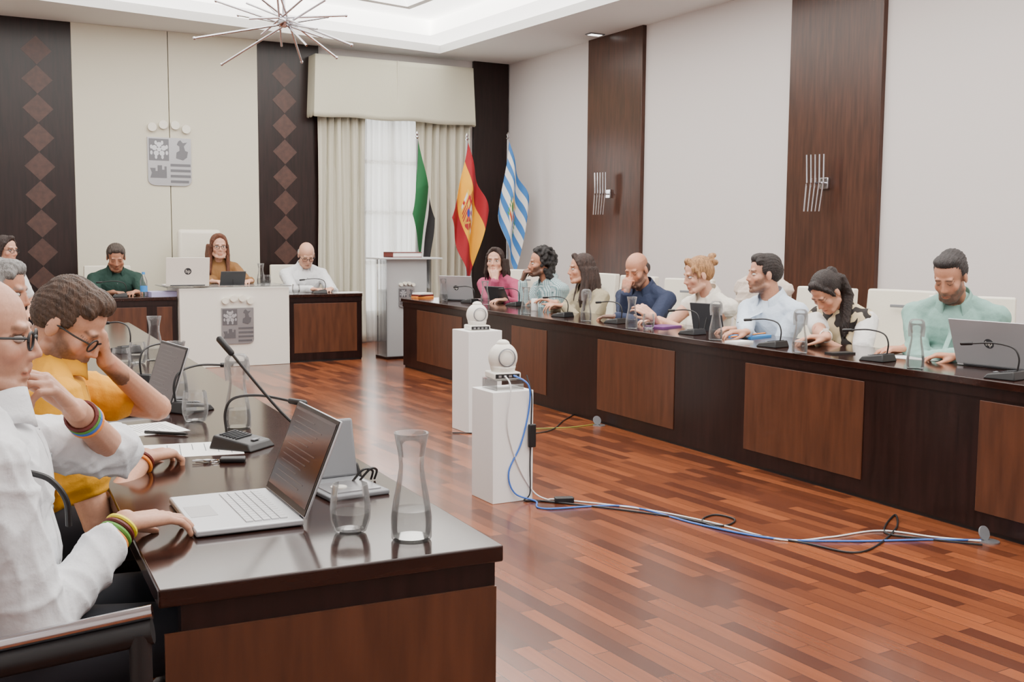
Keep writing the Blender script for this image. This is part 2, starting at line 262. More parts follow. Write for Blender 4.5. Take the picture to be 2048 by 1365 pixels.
# emblem
def circ(cx,cz,r,n=20,rz=None): return [(cx+r*cos(2*PI*i/n),cz+(rz or r)*sin(2*PI*i/n)) for i in range(n)]
def emblem(parent,w):
    h=w*1.12; a=w/2
    def sh(k): 
        A=a*k; q=[(-A,h/2*k),(A,h/2*k),(A,-h*.38*k)]+[(A*.65+A*.35*cos(t),-h*.38*k-h*.12*k*sin(t)) for t in np.linspace(0,PI/2,6)]
        return q+[(-x,z) for x,z in q[::-1]][:-2]
    MB().prism(sh(1)[::-1],-.015,0).build('shield','steel',parent)
    MB().bx(-a*.94,-a*.03,-.018,-.014,.01,h*.47).build('quarter','steeld',parent)
    m=MB(); 
    for i in range(5): t=PI/2+i*2*PI/5; m.prism(circ(-a*.48+a*.22*cos(t),h*.25+a*.22*sin(t),a*.12,12),-.022,-.017)
    for i in range(8): t=i*.785+.4; m.prism(circ(-a*.48+a*.38*cos(t),h*.24+a*.36*sin(t),a*.06,8,a*.1),-.021,-.017)
    m.prism(circ(-a*.48,h*.25,a*.1,12),-.023,-.017).build('flower','silver',parent)
    m=MB().prism([(a*.3,h*.08),(a*.62,h*.04),(a*.80,h*.10),(a*.85,h*.22),(a*.72,h*.24),(a*.66,h*.33),(a*.82,h*.42),(a*.62,h*.40),(a*.5,h*.46),(a*.40,h*.43),(a*.34,h*.36),(a*.46,h*.33),(a*.46,h*.24),(a*.32,h*.20)],-.02,-.014); m.build('figure','steeld',parent)
    m=MB().prism([(-a*.9,-h*.34),(-a*.15,-h*.34),(-a*.15,-h*.1),(-a*.25,-h*.1),(-a*.25,-h*.17),(-a*.36,-h*.17),(-a*.36,-h*.08),(-a*.56,-h*.08),(-a*.56,-h*.2),(-a*.66,-h*.2),(-a*.66,-h*.14),(-a*.9,-h*.14),(-a*.82,-h*.24)],-.02,-.014); m.prism(circ(-a*.45,-h*.26,a*.07,10),-.022,-.014); m.build('castle','steeld',parent)
    m=MB()
    for i in range(4): z=-h*.04-i*h*.115; m.bx(a*.03,a*.96-.03*a*i*(i>2),-.018,-.014,z-h*.055,z)
    m.build('stripes','steeld',parent)
    for i,(x,z) in enumerate(((-.37,.10),(-.13,.165),(.13,.165),(.37,.085))): MB().cyl((w*x*1.05,0,h/2+w*(.13+z)),(w*x*1.05,-.04,h/2+w*(.13+z)),w*.1,n=24).build('disc','disc',parent)
p=bk(339,324,.061); we=thing('wall_emblem','large steel quartered shield with four discs on the cream wall panel','emblem',p); emblem(we,abs(bk(383,324,.06).x-bk(296,324,.06).x))
# sconces
for i,(u,v,h) in enumerate(((1219,388,.50),(1652,367,.50))):
    p=rw(u,v,.05); hh=abs(rw(u,(347,311)[i]).z-rw(u,(430,423)[i]).z)/2
    r=thing('wall_sconce','chrome sconce of bent upright rods on the %s dark wall panel'%('farther' if i==0 else 'nearer'),'wall light',p,0)
    MB().bx(-.03,0,-.05,.05,-.05,.05).build('bracket','chrome',r,bevel=.005); MB().cyl((-.02,0,0),(-.12,0,0),.012).build('arm','chrome',r)
    for k in range(5):
        y=-.08+.040*k; MB().tube([(-.11-.010*k,y*.9+.035,-hh),(-.11-.010*k,y+.008,-.10*hh),(-.11-.010*k,y+.002,hh*.1),(-.11-.010*k,y*1.05+.010,hh)],.0085,8,5).build('rod','chrome',r)
# ---------------- desks
def desk(label,C,e,L,dep,H,panels,endpanel=False):
    r=thing('council_desk',label,'desk',(C.x,C.y,0),math.atan2(e.y,e.x))
    MB().bx(-.01,L,-.015,dep,H-.035,H).build('worktop','darkh',r,bevel=.004); MB().bx(0,L,0,.03,H-.085,H-.035).build('apron','dark',r)
    MB().bx(0,L,.008,.03,.02,H-.085).build('front_panel','dark',r); MB().bx(.02,L-.02,.02,.04,0,.06).build('kickboard','black',r)
    for a,b in panels: MB().bx(a,b,.003,.012,.10,H-.10).build('inset_panel','brown',r,bevel=.002)
    for x in (0,L-.035): MB().bx(x,x+.035,.03,dep-.04,0,H-.035).build('side_panel','dark',r)
    if endpanel: MB().bx(-.008,.0,.0,dep-.01,.02,H-.085).build('end_panel','brown',r)
    return r
RA=at_z(805,597,DZ); RB=at_z(2048,770,DZ); re=(RB-RA); re.z=0; RL=re.length+1.3; re.normalize(); rn=V((-re.y,re.x,0))
def rfx(u,v): return (at_p(u,v,RA,rn)-RA).dot(re)
desk('long dark veneered council desk along the right wall with row of people behind',RA,re,RL,.66,DZ,[(rfx(a,v),rfx(b,v)) for a,b,v in ((833,923,660),(1022,1092,700),(1193,1347,770),(1487,1725,830),(1952,2250,940))])
LC=at_z(990,1090,DZ); LN=at_z(320,1190,DZ); LF=at_z(270,655,DZ); le=(LF-LC); le.z=0; le.normalize(); ln=V((-le.y,le.x,0)); LD=abs((LN-LC).dot(ln))
desk('near dark council desk at the left with its brown end panel facing the viewer',LC,le,6.3,LD,DZ,[(.3+i*1.3,1.2+i*1.3) for i in range(5)],True)
FY=at_z(470,733,0).y; fa=at_p(360,700,(0,FY,0),BN).x; fb=at_p(578,700,(0,FY,0),BN).x; fc=at_p(725,660,(0,FY,0),BN).x; fl=at_p(190,660,(0,FY,0),BN).x-.3
ZP=at_p(460,572,(0,FY,0),BN).z; ZW=at_p(680,588,(0,FY,0),BN).z
desk('brown veneered desk wing right of the white presiding block',V((fb+.012,FY+.04,0)),V((1,0,0)),fc-fb,.62,ZW,[(.06,fc-fb-.06)])
desk('brown veneered desk wing left of the white presiding block',V((fl,FY+.04,0)),V((1,0,0)),fa-fl-.012,.62,ZW,[(.1,.8),(.9,fa-fl-.06)])
pd=thing('presiding_desk','white lacquered presiding desk block with steel shield and glass top','desk',((fa+fb)/2,FY,0)); hw=(fb-fa)/2
MB().bx(-hw,hw,-.03,.6,0,ZP-.02).build('body','white',pd,bevel=.006); MB().bx(-hw-.12,hw+.02,-.06,.62,ZP-.012,ZP).build('glass_top','acr',pd)
em=thing('desk_emblem','smaller steel quartered shield with four discs on the white presiding desk','emblem',at_p(475,652,(0,FY-.031,0),BN)); emblem(em,abs(at_p(507,650,(0,FY,0),BN).x-at_p(443,650,(0,FY,0),BN).x))
# ---------------- people
def hand(mb,W,fd,dor,ts,curl,s):
    y=V(fd).normalized(); d=V(dor); z=(d-y*d.dot(y)).normalized(); x=y.cross(z); mm=M((x,y,z)).transposed().to_4x4(); mm.translation=W; mb.M=mm@M.Scale(s,4)
    for i,(kx,ky,k,sp) in enumerate(((.031,.088,.95,.14),(.0105,.093,1.06,.03),(-.0105,.088,.98,-.06),(-.030,.079,.78,-.18))):
        kx*=ts; sp*=ts; mb.cap((kx*.55,.0,0),.018,(kx,ky,0),.0125,10); p=V((kx,ky,0)); a=0
        for j,(l,r0,r1) in enumerate(((.043,.0098,.009),(.027,.009,.0082),(.021,.0082,.0068))):
            a+=curl[j]*(1+.12*i); q=p+V((sp*cos(a),cos(a),-sin(a))).normalized()*l*k; mb.cap(p,r0,q,r1,10); p=q
    mb.cap((ts*.012,.012,-.006),.019,(ts*.042,.045,-.022),.014,10); mb.cap((ts*.042,.045,-.022),.0125,(ts*.053,.078,-.034),.0105,10); mb.cap((ts*.053,.078,-.034),.0102,(ts*.05,.104,-.042),.008,10)
    mb.M=M.Identity(4)
def ik(sh,W,a,b,pole):
    d=W-sh; L=min(d.length,(a+b)*.995); dn=d.normalized(); W=sh+dn*L; x=(a*a-b*b+L*L)/(2*L); h=math.sqrt(max(a*a-x*x,0)); pv=pole-sh; pv=(pv-dn*pv.dot(dn)).normalized(); return sh+dn*x+pv*h,W
def headprims(mb,closed,fem,k=0):
    E,C=mb.ell,mb.cap
    E((0,-.015,.035),(.075,.096,.085),24,14); E((0,.026,-.03),(.060 if fem else .063,.064,.085),22,14); E((0,.038,-.08),(.043 if fem else .052,.045,.036),18,10); C((-.010,.070,-.102),.017,(.010,.070,-.102),.017)
    C((-.036,.0755,.021),.0115,(.036,.0755,.021),.0115); C((0,.086,.012),.0065,(0,.1045,-.031),.0085 if fem else .0095)
    for sx in (-1,1):
        C((sx*.006,.095,-.036),.0080,(sx*.011,.090,-.037),.0075); E((sx*.042,.055,-.028),(.021,.023,.024)); E((sx*.076,-.010,-.008),(.009,.018,.032)); C((sx*.05,.0,-.07),.022,(sx*.03,.055,-.095),.022)
        if closed: E((sx*.0315,.072,0),(.0160,.0145,.0115))
    C((-.016,.0845,-.0665),.0055,(.016,.0845,-.0665),.0055); C((-.012,.085,-.0755),.0068,(.012,.085,-.0755),.0068); C((0,.084,-.056),.012,(0,.076,-.09),.014)
def hairprims(mb,st,Mh,s,fwd,big=0):
    mb.M=Mh; E,C=mb.ell,mb.cap; rr=random.Random(3)
    if st in('short','slick','long','pony','bun','curly','bob','back'):
        E((0,-.024,.058),(.079,.086,.069)); E((0,-.05,.02),(.076,.070,.081))
        for sx in (-1,1): E((sx*.064,-.028,.035),(.019,.048,.05))
    if st=='short':
        E((0,.026,.098),(.058,.052,.030)); E((0,.052,.090),(.046,.026,.020))
        for sx in (-1,1): E((sx*.066,.0,.03),(.013,.032,.038)); E((sx*.050,.035,.075),(.020,.03,.026))
    if st=='slick': E((0,.015,.098),(.066,.055,.034)); E((0,-.06,.06),(.072,.06,.07)); E((0,-.09,-.03),(.05,.025,.04))
    if st=='sides':
        for sx in (-1,1): E((sx*.066,-.035,.0),(.013,.047,.040))
        E((0,-.080,.0),(.06,.03,.05))
    if st in('long','pony','bun','bob','back'):
        for sx in (-1,1): C((sx*.01,.05,.105),.024,(sx*.068,.03,.035),.015); C((sx*.062,.038,.06),.014,(sx*.075,.02,-.005),.011)
    if st in('long','bob'):
        l=.17 if st=='long' else .03
        for sx in (-1,1):
            for k in range(5):
                p=Mh@V((sx*(.073+.005*k),.004-.026*k,.0)); q=Mh@V((sx*(.082+.004*k),-.004-.028*k,-.085)); mb.M=M.Identity(4); C(p,.019*s,q,.023*s); e=q+V((rr.uniform(-.012,.012),rr.uniform(-.012,.012),-l*s*rr.uniform(.8,1.15)))+fwd*(.03 if k<2 and st=='long' else -.01); C(q,.023*s,e,.017*s); C(e,.017*s,e+V((rr.uniform(-.01,.01),rr.uniform(-.01,.01),-.06*s)),.006*s); mb.M=Mh
        E((0,-.085,-.05),(.078,.045,.11))
    if st=='back':
        E((0,-.115,.05),(.035,.03,.04)); lat=fwd.cross(Z)
        for k in range(7):
            p=Mh@V((.02*(k-3),-.105,.01+.008*(k%3))); q=p-fwd*.05+lat*(-.03-.012*k)+V((0,0,-.10*s)); e=q+V((0,0,-.16*s-.02*(k%3)))-lat*.02+fwd*.05; mb.M=M.Identity(4); C(p,.026*s,q,.024*s); C(q,.024*s,e,.016*s); C(e,.016*s,e+V((0,0,-.07*s)),.006*s); mb.M=Mh
    if st=='bun':
        for k in range(14): t=rr.uniform(0,2*PI); E((.028*cos(t),-.115+rr.uniform(-.02,.015),.075+.028*sin(t)),(.02,.02,.018),10,6)
        for sx in (-1,1): C((sx*.07,.03,.02),.006,(sx*.074,.04,-.05),.003); C((sx*.06,.055,.06),.008,(sx*.066,.055,-.01),.003)
    if st=='curly':
        for k in range(230):
            a=rr.uniform(0,2*PI); b=rr.uniform(-.75,1.5); d=V((cos(a)*cos(b),sin(a)*cos(b),sin(b)))
            if d.y>.35 and d.z<.62: continue
            p=V((0,-.03,.03))+V((d.x*.092,d.y*.1,d.z*.1))*rr.uniform(.95,1.12); E(p,(rr.uniform(.012,.02),)*3,8,6)
        for k in range(60):
            a=rr.uniform(PI*1.0,PI*2.0); E((.085*cos(a),-.02+.09*sin(a),rr.uniform(-.14,-.02)),(rr.uniform(.014,.022),)*3,8,6)
    mb.M=M.Identity(4)
HM={}
def hmat(c):
    if c not in HM: HM[c]=mat('hair_%d'%len(HM),c,.5,var=.5,vs=30,st=(3,3,.5),bump=.6,bs=90)
    return HM[c]
PEOPLE={}
def sig(a): return 1/(1+np.exp(-np.clip(a,-30,30)))
def person(key,label,head,s,haz,hpt,baz,lean,hands,skin,hair,hairc,shirt,sleeve='long',fem=False,beard=0,beardc=(52,40,34),glasses=None,collar=True,vox=.006,bald=False,roll=0,vest=None,bands=(),loose=.016,fold=.006,sb=None,nk=0,al=1.0,gr=.0021):
    hpt=rad(hpt); lean=rad(lean); fw=V((cos(hpt)*cos(haz),cos(hpt)*sin(haz),-sin(hpt))); X=fw.cross(Z).normalized(); Up=X.cross(fw); closed=hpt>rad(18); seed=len(PEOPLE)+1
    Mh=M.Translation(head)@M((X,fw,Up)).transposed().to_4x4()@M.Rotation(rad(roll),4,'Y')@M.Scale(s,4)
    sb=(sb or min(s,1.12))*(.97 if fem else 1.0); fwd=V((cos(baz),sin(baz),0)); lat=fwd.cross(Z); ut=Z*cos(lean)+fwd*sin(lean); ft=fwd*cos(lean)-Z*sin(lean)
    NP=Mh@V((0,-.028,-.085)); nb=NP-ut*.068*sb-fwd*(.018-nk); S0=nb-ut*.04*sb; hip=S0-ut*.46*sb; org=V((hip.x,hip.y,0))
    Mt=M((lat,ft,ut)).transposed().to_4x4(); Mt.translation=hip; Mt=Mt@M.Scale(sb,4); sw=.170 if fem else .194
    def torso(mb,k=0):
        mb.M=Mt; mb.ell((0,0,.35),(sw-.03+k,.105+k,.15+k),24,12); mb.ell((0,.008,.2),(.146-.02*fem+k,.112+k,.18+k),24,12); mb.ell((0,-.01,.05),(.168+k,.128+k,.12+k),24,12)
        mb.cap((-sw+.025,-.005,.425),.054+k,(sw-.025,-.005,.425),.054+k)
        for sx in (-1,1):
            mb.cap((sx*.03,-.015,.50),.042+k*.6,(sx*(sw-.05),-.008,.445),.046+k)
            if fem: mb.ell((sx*.07,.075,.31),(.062+k,.05+k,.058+k))
        mb.M=M.Identity(4)
    A={}
    for sd in (1,-1):
        sh=Mt@V((sd*sw,-.005,.42)); h=hands.get(sd) or {}; W=h.get('w'); 
        if W is None: W=hip+fwd*.27+lat*sd*.12+Z*.10
        pole=h.get('pole') or (sh+lat*sd*.35-Z*.5-fwd*.1); el,W=ik(sh,V(W),.295*sb*al,.265*sb*al,pole); A[sd]=(sh,el,W,h)
    def arms(mb,k,frac):
        for sd in (1,-1):
            sh,el,W,_=A[sd]; fr=frac[sd] if isinstance(frac,dict) else frac
            e=sh.lerp(el,min(fr,1)); mb.cap(sh,(.053+k)*sb,e,((.053-.011*min(fr,1))+k)*sb)
            if fr>1: mb.cap(el,(.042+k)*sb,el.lerp(W,fr-1),(.042-.014*(fr-1)+k*.9)*sb)
    J={}
    for sd in (1,-1):
        hj=Mt@V((sd*.09,.01,.03)); kn=hj+fwd*.42*sb+lat*sd*.03; kn.z=hj.z-.01; an=V((kn.x+fwd.x*.02,kn.y+fwd.y*.02,.09)); J[sd]=(hj,kn,an)
    def legs(mb,k):
        for hj,kn,an in J.values(): mb.cap(hj,(.085+k)*sb,kn,(.058+k)*sb); mb.cap(kn,(.056+k)*sb,an,(.036+k*1.6)*sb)
    b=MB(); b.M=Mh; headprims(b,closed,fem); b.M=M.Identity(4); b.cap(Mh@V((0,-.025,-.05)),(.046 if fem else .056)*s,nb,(.051 if fem else .062)*sb); torso(b); arms(b,0,2); legs(b,0)
    for sd in (1,-1):
        sh,el,W,h=A[sd]; fd=V(h.get('f') or (W-el)); hand(b,W,fd,h.get('d') or Z,-sd,h.get('c',(.35,.5,.35)),sb)
        an=J[sd][2]; b.cap(an-Z*.045,.03,an-Z*.05+fwd*.14,.03)
    body=remesh(b,'person','skin',vox,2,None,org); tag(body,label,'person'); PEOPLE[key]=dict(hip=hip,az=baz,body=body,s=sb,Mh=Mh,org=org)
    me=body.data; n=len(me.vertices); iv=np.array(Mh.inverted()); mh=np.array(Mh); L=(getv(me)+np.array(org))@iv[:3,:3].T+iv[:3,3]; x,y,z=np.abs(L[:,0]),L[:,1],L[:,2]
    sk=np.array(lin(skin)); c=np.tile(sk,(n,1)); c*=(1+.03*np.random.randn(n,1))
    def mixin(mask,colr,k): kk=(np.asarray(mask,dtype=float)*k)[:,None]; c[:]=c*(1-kk)+np.array(colr)*kk
    hd=(z>-.15)&(x<.1)&(y>-.14)&(z<.15)
    mixin(np.exp(-((x-.045)/.02)**2-((z+.035)/.02)**2)*(y>.04)*hd,sk*np.array([1.0,.62,.58]),.4); mixin(np.exp(-((z+.035)/.016)**2-(x/.018)**2)*(y>.085),sk*np.array([1,.65,.6]),.3)
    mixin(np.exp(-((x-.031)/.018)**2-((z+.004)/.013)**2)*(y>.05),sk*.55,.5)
    if beard:
        zt=-.046+.55*np.clip(.075-y,0,.075)+.003*np.sin(60*L[:,0]+90*y); bm=sig((zt-z)/.004)*sig((y-.004)/.004)*hd*(1-.85*np.exp(-(x/.019)**4-((z+.0715)/.0085)**4)*(y>.07))*(1-.5*np.exp(-((x-.03)/.016)**2-((z+.052)/.008)**2)); mixin(bm*np.random.uniform(.85,1,n),lin(beardc),beard)
    if hair in('short','slick') or bald:   # cropped sides fading into the skin
        fade=sig((z+.012)/.008)*sig((.028-y)/.006)*sig((x-.045)/.008)+sig((-.045-y)/.01)*sig((z+.055)/.01)
        mixin(np.clip(fade,0,1)*((z<.07) if bald else 1)*hd*(x<.0765+.004*(y<-.03)),lin(hairc),.35 if bald else .75)
    mixin((x<.023)&(np.abs(z+.0708)<.0100*(1-x/.03))&(y>.07),sk*np.array([.78,.40,.38]) if fem else sk*np.array([.75,.48,.44]),.8)
    mixin((x<.02)&(np.abs(z+.0712)<.0016)&(y>.07),sk*.25,.8)
    mixin(sig((x-.011)/.002)*sig((.049-x)/.004)*np.exp(-((z-.0225+.10*np.maximum(0,x-.035))/.0048)**4)*(y>.058),lin(hairc) if hairc[0]<170 else lin((120,100,80)),.85)
    if closed: mixin((np.abs(x-.031)<.016)&(np.abs(z+.0055-.8*(x-.031)**2/.015)<.0024)&(y>.055),sk*.15,.9)
    else: mixin((np.abs(x-.0315)<.017)&(np.abs(z-.0085+16*(x-.0315)**2)<.0026)&(y>.05),sk*.2,.85)
    paint(me,c)
    dy=-(.003 if closed else .0075)*np.exp(-((x-.031)/.014)**2-((z-.001)/.010)**2)*(y>.05)-.003*np.exp(-(x/.02)**2-((z+.0712)/.0025)**2)*(y>.06)-.004*np.exp(-(x/.018)**2-((z+.088)/.006)**2)*(y>.05)
    dy=dy-.0022*np.exp(-((x-.024-.25*np.clip(-.035-z,0,.04))/.0035)**2)*sig((-.034-z)/.003)*sig((z+.068)/.003)*(y>.05)   # fold from nose to mouth
    if beard>.5: dy=dy+.005*bm
    L[:,1]+=dy*hd; setv(me,np.where(hd[:,None],L@mh[:3,:3].T+mh[:3,3]-np.array(org),getv(me)))
    if not closed:
        for sx in (-1,1):
            e=MB(); e.M=Mh; e.ell((sx*.0315,.0705,0),(.0145,.0132,.0075)); e.mi=1; e.ell((sx*.0315,.0795,.0005),(.0060,.0050,.0062),12,8); e.build('eye',['eyew','iris'],body,org)
    if hair:
        h=MB(); hairprims(h,hair,Mh,s,fwd); ho=remesh(h,'hair',hmat(hairc),.006 if vox>.005 else .004,3 if hair!='curly' else 1,body,org)
        if hair!='curly':
            P=getv(ho.data); Nn=getv(ho.data,'normal'); H=(P+np.array(org))@iv[:3,:3].T+iv[:3,3]; th=np.arctan2(H[:,0],H[:,2]+.02) if hair in('short','slick') else np.arctan2(H[:,0],-(H[:,1]+.01))
            fl=H[:,1] if hair in('short','slick') else H[:,2]; d=np.sin(44*th+1.6*np.sin(22*fl))+.7*np.sin(71*th-1.5*np.sin(30*fl+1)); setv(ho.data,P+Nn*(d*.0014)[:,None])
    # clothes
    sl=sleeve if isinstance(sleeve,dict) else {'long':1.93,'short':.62,'none':.02,'elbow':1.12,'rolled':1.35}.get(sleeve,sleeve)
    t=MB(); torso(t,.015); arms(t,loose,sl); sv=.008 if vox>.005 else .006
    foc=[tuple(A[sd][1]-org) for sd in (1,-1)]+[tuple(A[sd][0]-org-Z*.09) for sd in (1,-1)]
    so=folds(remesh(t,'shirt',shirt,sv,4,body,org),fold,52,seed,foc)
    if vest: t=MB(); torso(t,.026); folds(remesh(t,'vest',vest,sv,4,body,org),.004,52,seed+50)
    t=MB(); t.M=Mt; t.ell((0,-.01,.03),(.18,.14,.10)); t.M=M.Identity(4); legs(t,.016); remesh(t,'trousers','trou',.014,4,body,org)
    if collar:   # button placket laid on the shirt front
        sm=so.data; bv=BVHTree.FromPolygons([v.co for v in sm.vertices],[p.vertices[:] for p in sm.polygons]); rows=[]
        for zz in np.linspace(.46,.06,16):
            row=[]
            for xx in (-.016,-.008,.008,.016):
                hit=bv.ray_cast(Mt@V((xx,.6,zz))-org,-ft)
                if hit[0] is not None: row.append(hit[0]+org+ft*(.0035 if abs(xx)<.01 else .0005))
            if len(row)==4: rows.append(row)
        if len(rows)>3:
            q=MB(); q.add([p for r_ in rows for p in r_],[(j*4+i,j*4+i+1,(j+1)*4+i+1,(j+1)*4+i) for j in range(len(rows)-1) for i in range(3)]); q.build('placket',shirt,body,org,ang=80)
            for j in range(2,len(rows),4): pc=(rows[j][1]+rows[j][2])/2; MB().cyl(pc,pc+ft*.003,.005,n=10).build('button','grey',body,org)
    for sd in (1,-1):
        an=J[sd][2]; q=MB(); q.cap(V((an.x,an.y,.042))-fwd*.04,.042,V((an.x,an.y,.036))+fwd*.16,.036); q.build('shoe','shoe',body,org)
    for sd,tt,mt,nm in bands:
        sh,el,W,_=A[sd]; ctr=el.lerp(W,tt); ax=(W-el).normalized(); q=MB(); xx_,yy_=q.frame(ax); r=(.042-.014*tt+.003)*sb
        q.tube([ctr+(xx_*cos(a)+yy_*sin(a))*r for a in np.linspace(0,2*PI,25)],.0045,6,1)
        if nm=='watch': q.cyl(ctr+Z*r*.8,ctr+Z*(r+.010),.017,n=16)
        q.build(nm,mt,body,org)
    if collar:
        ax=(nb-NP).normalized(); xx=lat; yy=xx.cross(-ax).normalized(); 
        if yy.dot(fwd)<0: yy=-yy
        ct=nb+ut*.022*sb
        g=MB()
        def cf(a,t):
            th=rad(-148+296*a); d=yy*-cos(th)+xx*sin(th); op=abs(a-.5)*2; r=(.071+.028*t)*sb; return ct+d*r+ut*((.030-.055*t-.035*op**3*(1+t))*sb)+fwd*(.012*op)
        g.grid(cf,28,4); g.build('collar',shirt,body,org,solid=.005,ang=80)
    if glasses:
        g=MB(); g.M=Mh
        for sx in (-1,1): g.tube([(sx*.033+.0235*cos(a),.094-.06*(.0235*cos(a)*sx),-.003+.018*sin(a)) for a in np.linspace(0,2*PI,21)],gr,6,1); g.tube([(sx*.056,.09,.004),(sx*.074,.05,.004),(sx*.081,-.008,.002),(sx*.08,-.022,-.015)],gr,6,3)
        g.tube([(-.010,.096,.002),(0,.100,.005),(.010,.096,.002)],gr,6,2); g.build('glasses',glasses,body,org)
    return body
def faz(p,psi): return math.atan2(-p.y,-p.x)-rad(psi)
def sc(px,D,lo=.95,hi=1.15): return max(lo,min(hi,px*D/f/.25))
def RH(u,v,off): return at_p(u,v,RA+rn*off,rn)
def dep(p): return (p-CP).dot(FH)
def chin(p,haz,s,side=0,dz=-.15,dy=.12): fw=V((cos(haz),sin(haz),0)); return p+fw*dy*s+fw.cross(Z)*side*s+Z*dz*s
DK=DZ+.035
RAZ=math.atan2(-rn.y,-rn.x)
def rp(key,label,u,v,off,px,psi,pt,hands,lean=14,dbz=0,**k):
    p=RH(u,v,off); s=sc(px,dep(p),.95,1.1); h=faz(p,psi); return person(key,label,p,s,h,pt,RAZ+rad(dbz),lean,hands(p,h,s),sb=min(1.12,s*1.05),**k)
def onz(u,v,fd=(-1,.2,0),c=(.35,.5,.35),dz=0,pole=None): return dict(w=at_z(u,v,DK+dz),f=V(fd),c=c,pole=pole)
def chinh(p,h,s,side,dz=-.17,dy=.135,c=(.9,1.1,.6),dd=None):
    fw=V((cos(h),sin(h),0)); W=chin(p,h,s,side,dz,dy); return dict(w=W,f=Z*1.0-fw*.25-fw.cross(Z)*side*4,d=fw if dd is None else dd,c=c,pole=V((W.x,W.y,0)))
SK=(196,142,115); SK2=(186,130,102); SK3=(206,156,131)
rp('pink','person with dark hair in a pink blouse resting chin on hand',990,522,.72,60,12,0,lambda p,h,s:{1:chinh(p,h,s,-.03),-1:onz(1012,600)},dbz=30,fem=True,skin=SK3,hair='bob',hairc=(48,30,24),shirt=cloth('pink_blouse',(170,72,104)),sleeve='long',collar=False)
rp('curly','bearded person with curly black hair and checked shirt, hand to mouth',1081,526,.74,64,82,4,lambda p,h,s:{1:chinh(p,h,s,.02,-.16,.15),-1:onz(1075,604)},skin=SK2,hair='curly',hairc=(26,22,22),shirt=plaid('checked_shirt',(195,208,210),(70,115,120),26),beard=.9,beardc=(34,26,22))
rp('longhair','person with long dark brown hair and khaki jacket gesturing over the desk',1162,538,.72,74,78,2,lambda p,h,s:{1:onz(1112,606,(-.8,.5,.3),(.3,.4,.3),.04),-1:onz(1128,612,(-.9,.4,.1),dz=.02)},fem=True,skin=SK,hair='long',hairc=(58,42,36),shirt=cloth('khaki_jacket',(160,150,124)),lean=10,dbz=5)
rp('navy','balding bearded person in a navy shirt covering mouth with one hand',1273,540,.68,82,32,22,lambda p,h,s:{1:chinh(p,h,s,-.01,-.16,.15),-1:onz(1232,634,(-.6,.9,0))},dbz=18,skin=SK2,hair='sides',hairc=(62,52,48),shirt=cloth('navy_shirt',(36,46,72)),beard=.85,beardc=(72,60,54),bald=True,bands=((-1,.85,'black','watch'),))
rp('blonde','person with blonde bun and white sleeveless top reaching one arm forward',1396,550,.68,74,68,14,lambda p,h,s:{-1:onz(1318,640,(-.9,.4,0)),1:dict(w=p+V((-.36,.06,-.30)),f=V((-.5,.5,.5)),d=V((-.6,-.3,.7)),c=(.4,.6,.5))},dbz=12,fem=True,skin=SK3,hair='bun',hairc=(168,124,82),shirt=cloth('white_top',(226,220,208)),sleeve='none',collar=True)
rp('lightblue','person with dark hair and pale blue shirt turned in profile to the left',1528,548,.68,84,74,2,lambda p,h,s:{1:onz(1492,668,(-.9,.3,0)),-1:onz(1480,658,(-.8,.5,0))},skin=SK,hair='short',hairc=(36,28,26),shirt=cloth('pale_blue_shirt',(200,214,230)),beard=.75,lean=8,dbz=8)
rp('vest','person with long dark hair and animal print vest bent over writing',1652,584,.64,84,42,46,lambda p,h,s:{1:onz(1662,690,(-.7,.6,0)),-1:onz(1640,680,(-.8,.5,0))},dbz=14,fem=True,skin=SK,hair='back',hairc=(38,28,26),shirt=cloth('white_tee',(222,220,218)),sleeve='short',collar=False,vest=spots('animal_print',(204,186,150),(34,28,26)),lean=22,bands=((1,.85,'white','watch'),))
rp('mint','bearded person with slicked dark hair and mint green shirt reading papers',1900,554,.62,96,22,28,lambda p,h,s:{1:onz(1912,712,(-.7,.7,0)),-1:onz(1812,698,(-.8,.4,0))},dbz=32,skin=SK2,hair='slick',hairc=(40,34,34),shirt=cloth('mint_shirt',(132,170,160)),beard=.92,beardc=(62,50,44),lean=14)
# back row
BAZ=-PI/2
def bp(key,label,u,v,off,px,psi,pt,hands,lean=10,**k):
    p=at_p(u,v,(0,FY+off,0),BN); s=sc(px,dep(p),.95,1.15); h=faz(p,psi); return person(key,label,p,s,h,pt,BAZ,lean,hands(p,h,s),vox=.007,**k)
bp('green','person with cropped hair in dark green shirt looking down at the back desk',232,515,.82,64,-3,26,lambda p,h,s:{1:dict(w=V((p.x-.1,FY+.42,ZW+.035)),f=V((.5,-.6,0))),-1:dict(w=V((p.x+.12,FY+.40,ZW+.035)),f=V((-.5,-.6,0)))},skin=SK2,hair='short',hairc=(72,62,56),shirt=cloth('green_shirt',(28,58,50)),beard=.4,sleeve='rolled',lean=12)
bp('presider','person with long auburn hair, glasses and brown top speaking at the white desk',438,493,.95,62,-8,3,lambda p,h,s:{1:dict(w=V((p.x-.2,FY+.5,ZP+.03)),f=V((.6,-.6,0))),-1:dict(w=V((p.x+.22,FY+.48,ZP+.03)),f=V((-.5,-.6,0)))},fem=True,skin=SK3,hair='long',hairc=(104,60,40),shirt=cloth('brown_top',(134,94,52)),glasses='black',collar=False)
bp('whiteshirt','bald person with white hair, glasses and white shirt reading at the back desk',613,510,.82,64,-12,30,lambda p,h,s:{1:dict(w=V((p.x-.08,FY+.40,ZW+.035)),f=V((.5,-.6,0))),-1:dict(w=V((p.x+.15,FY+.42,ZW+.035)),f=V((-.5,-.6,0)))},skin=SK3,hair='sides',hairc=(200,196,192),shirt=cloth('white_shirt_far',(222,224,226)),glasses='black',lean=10)
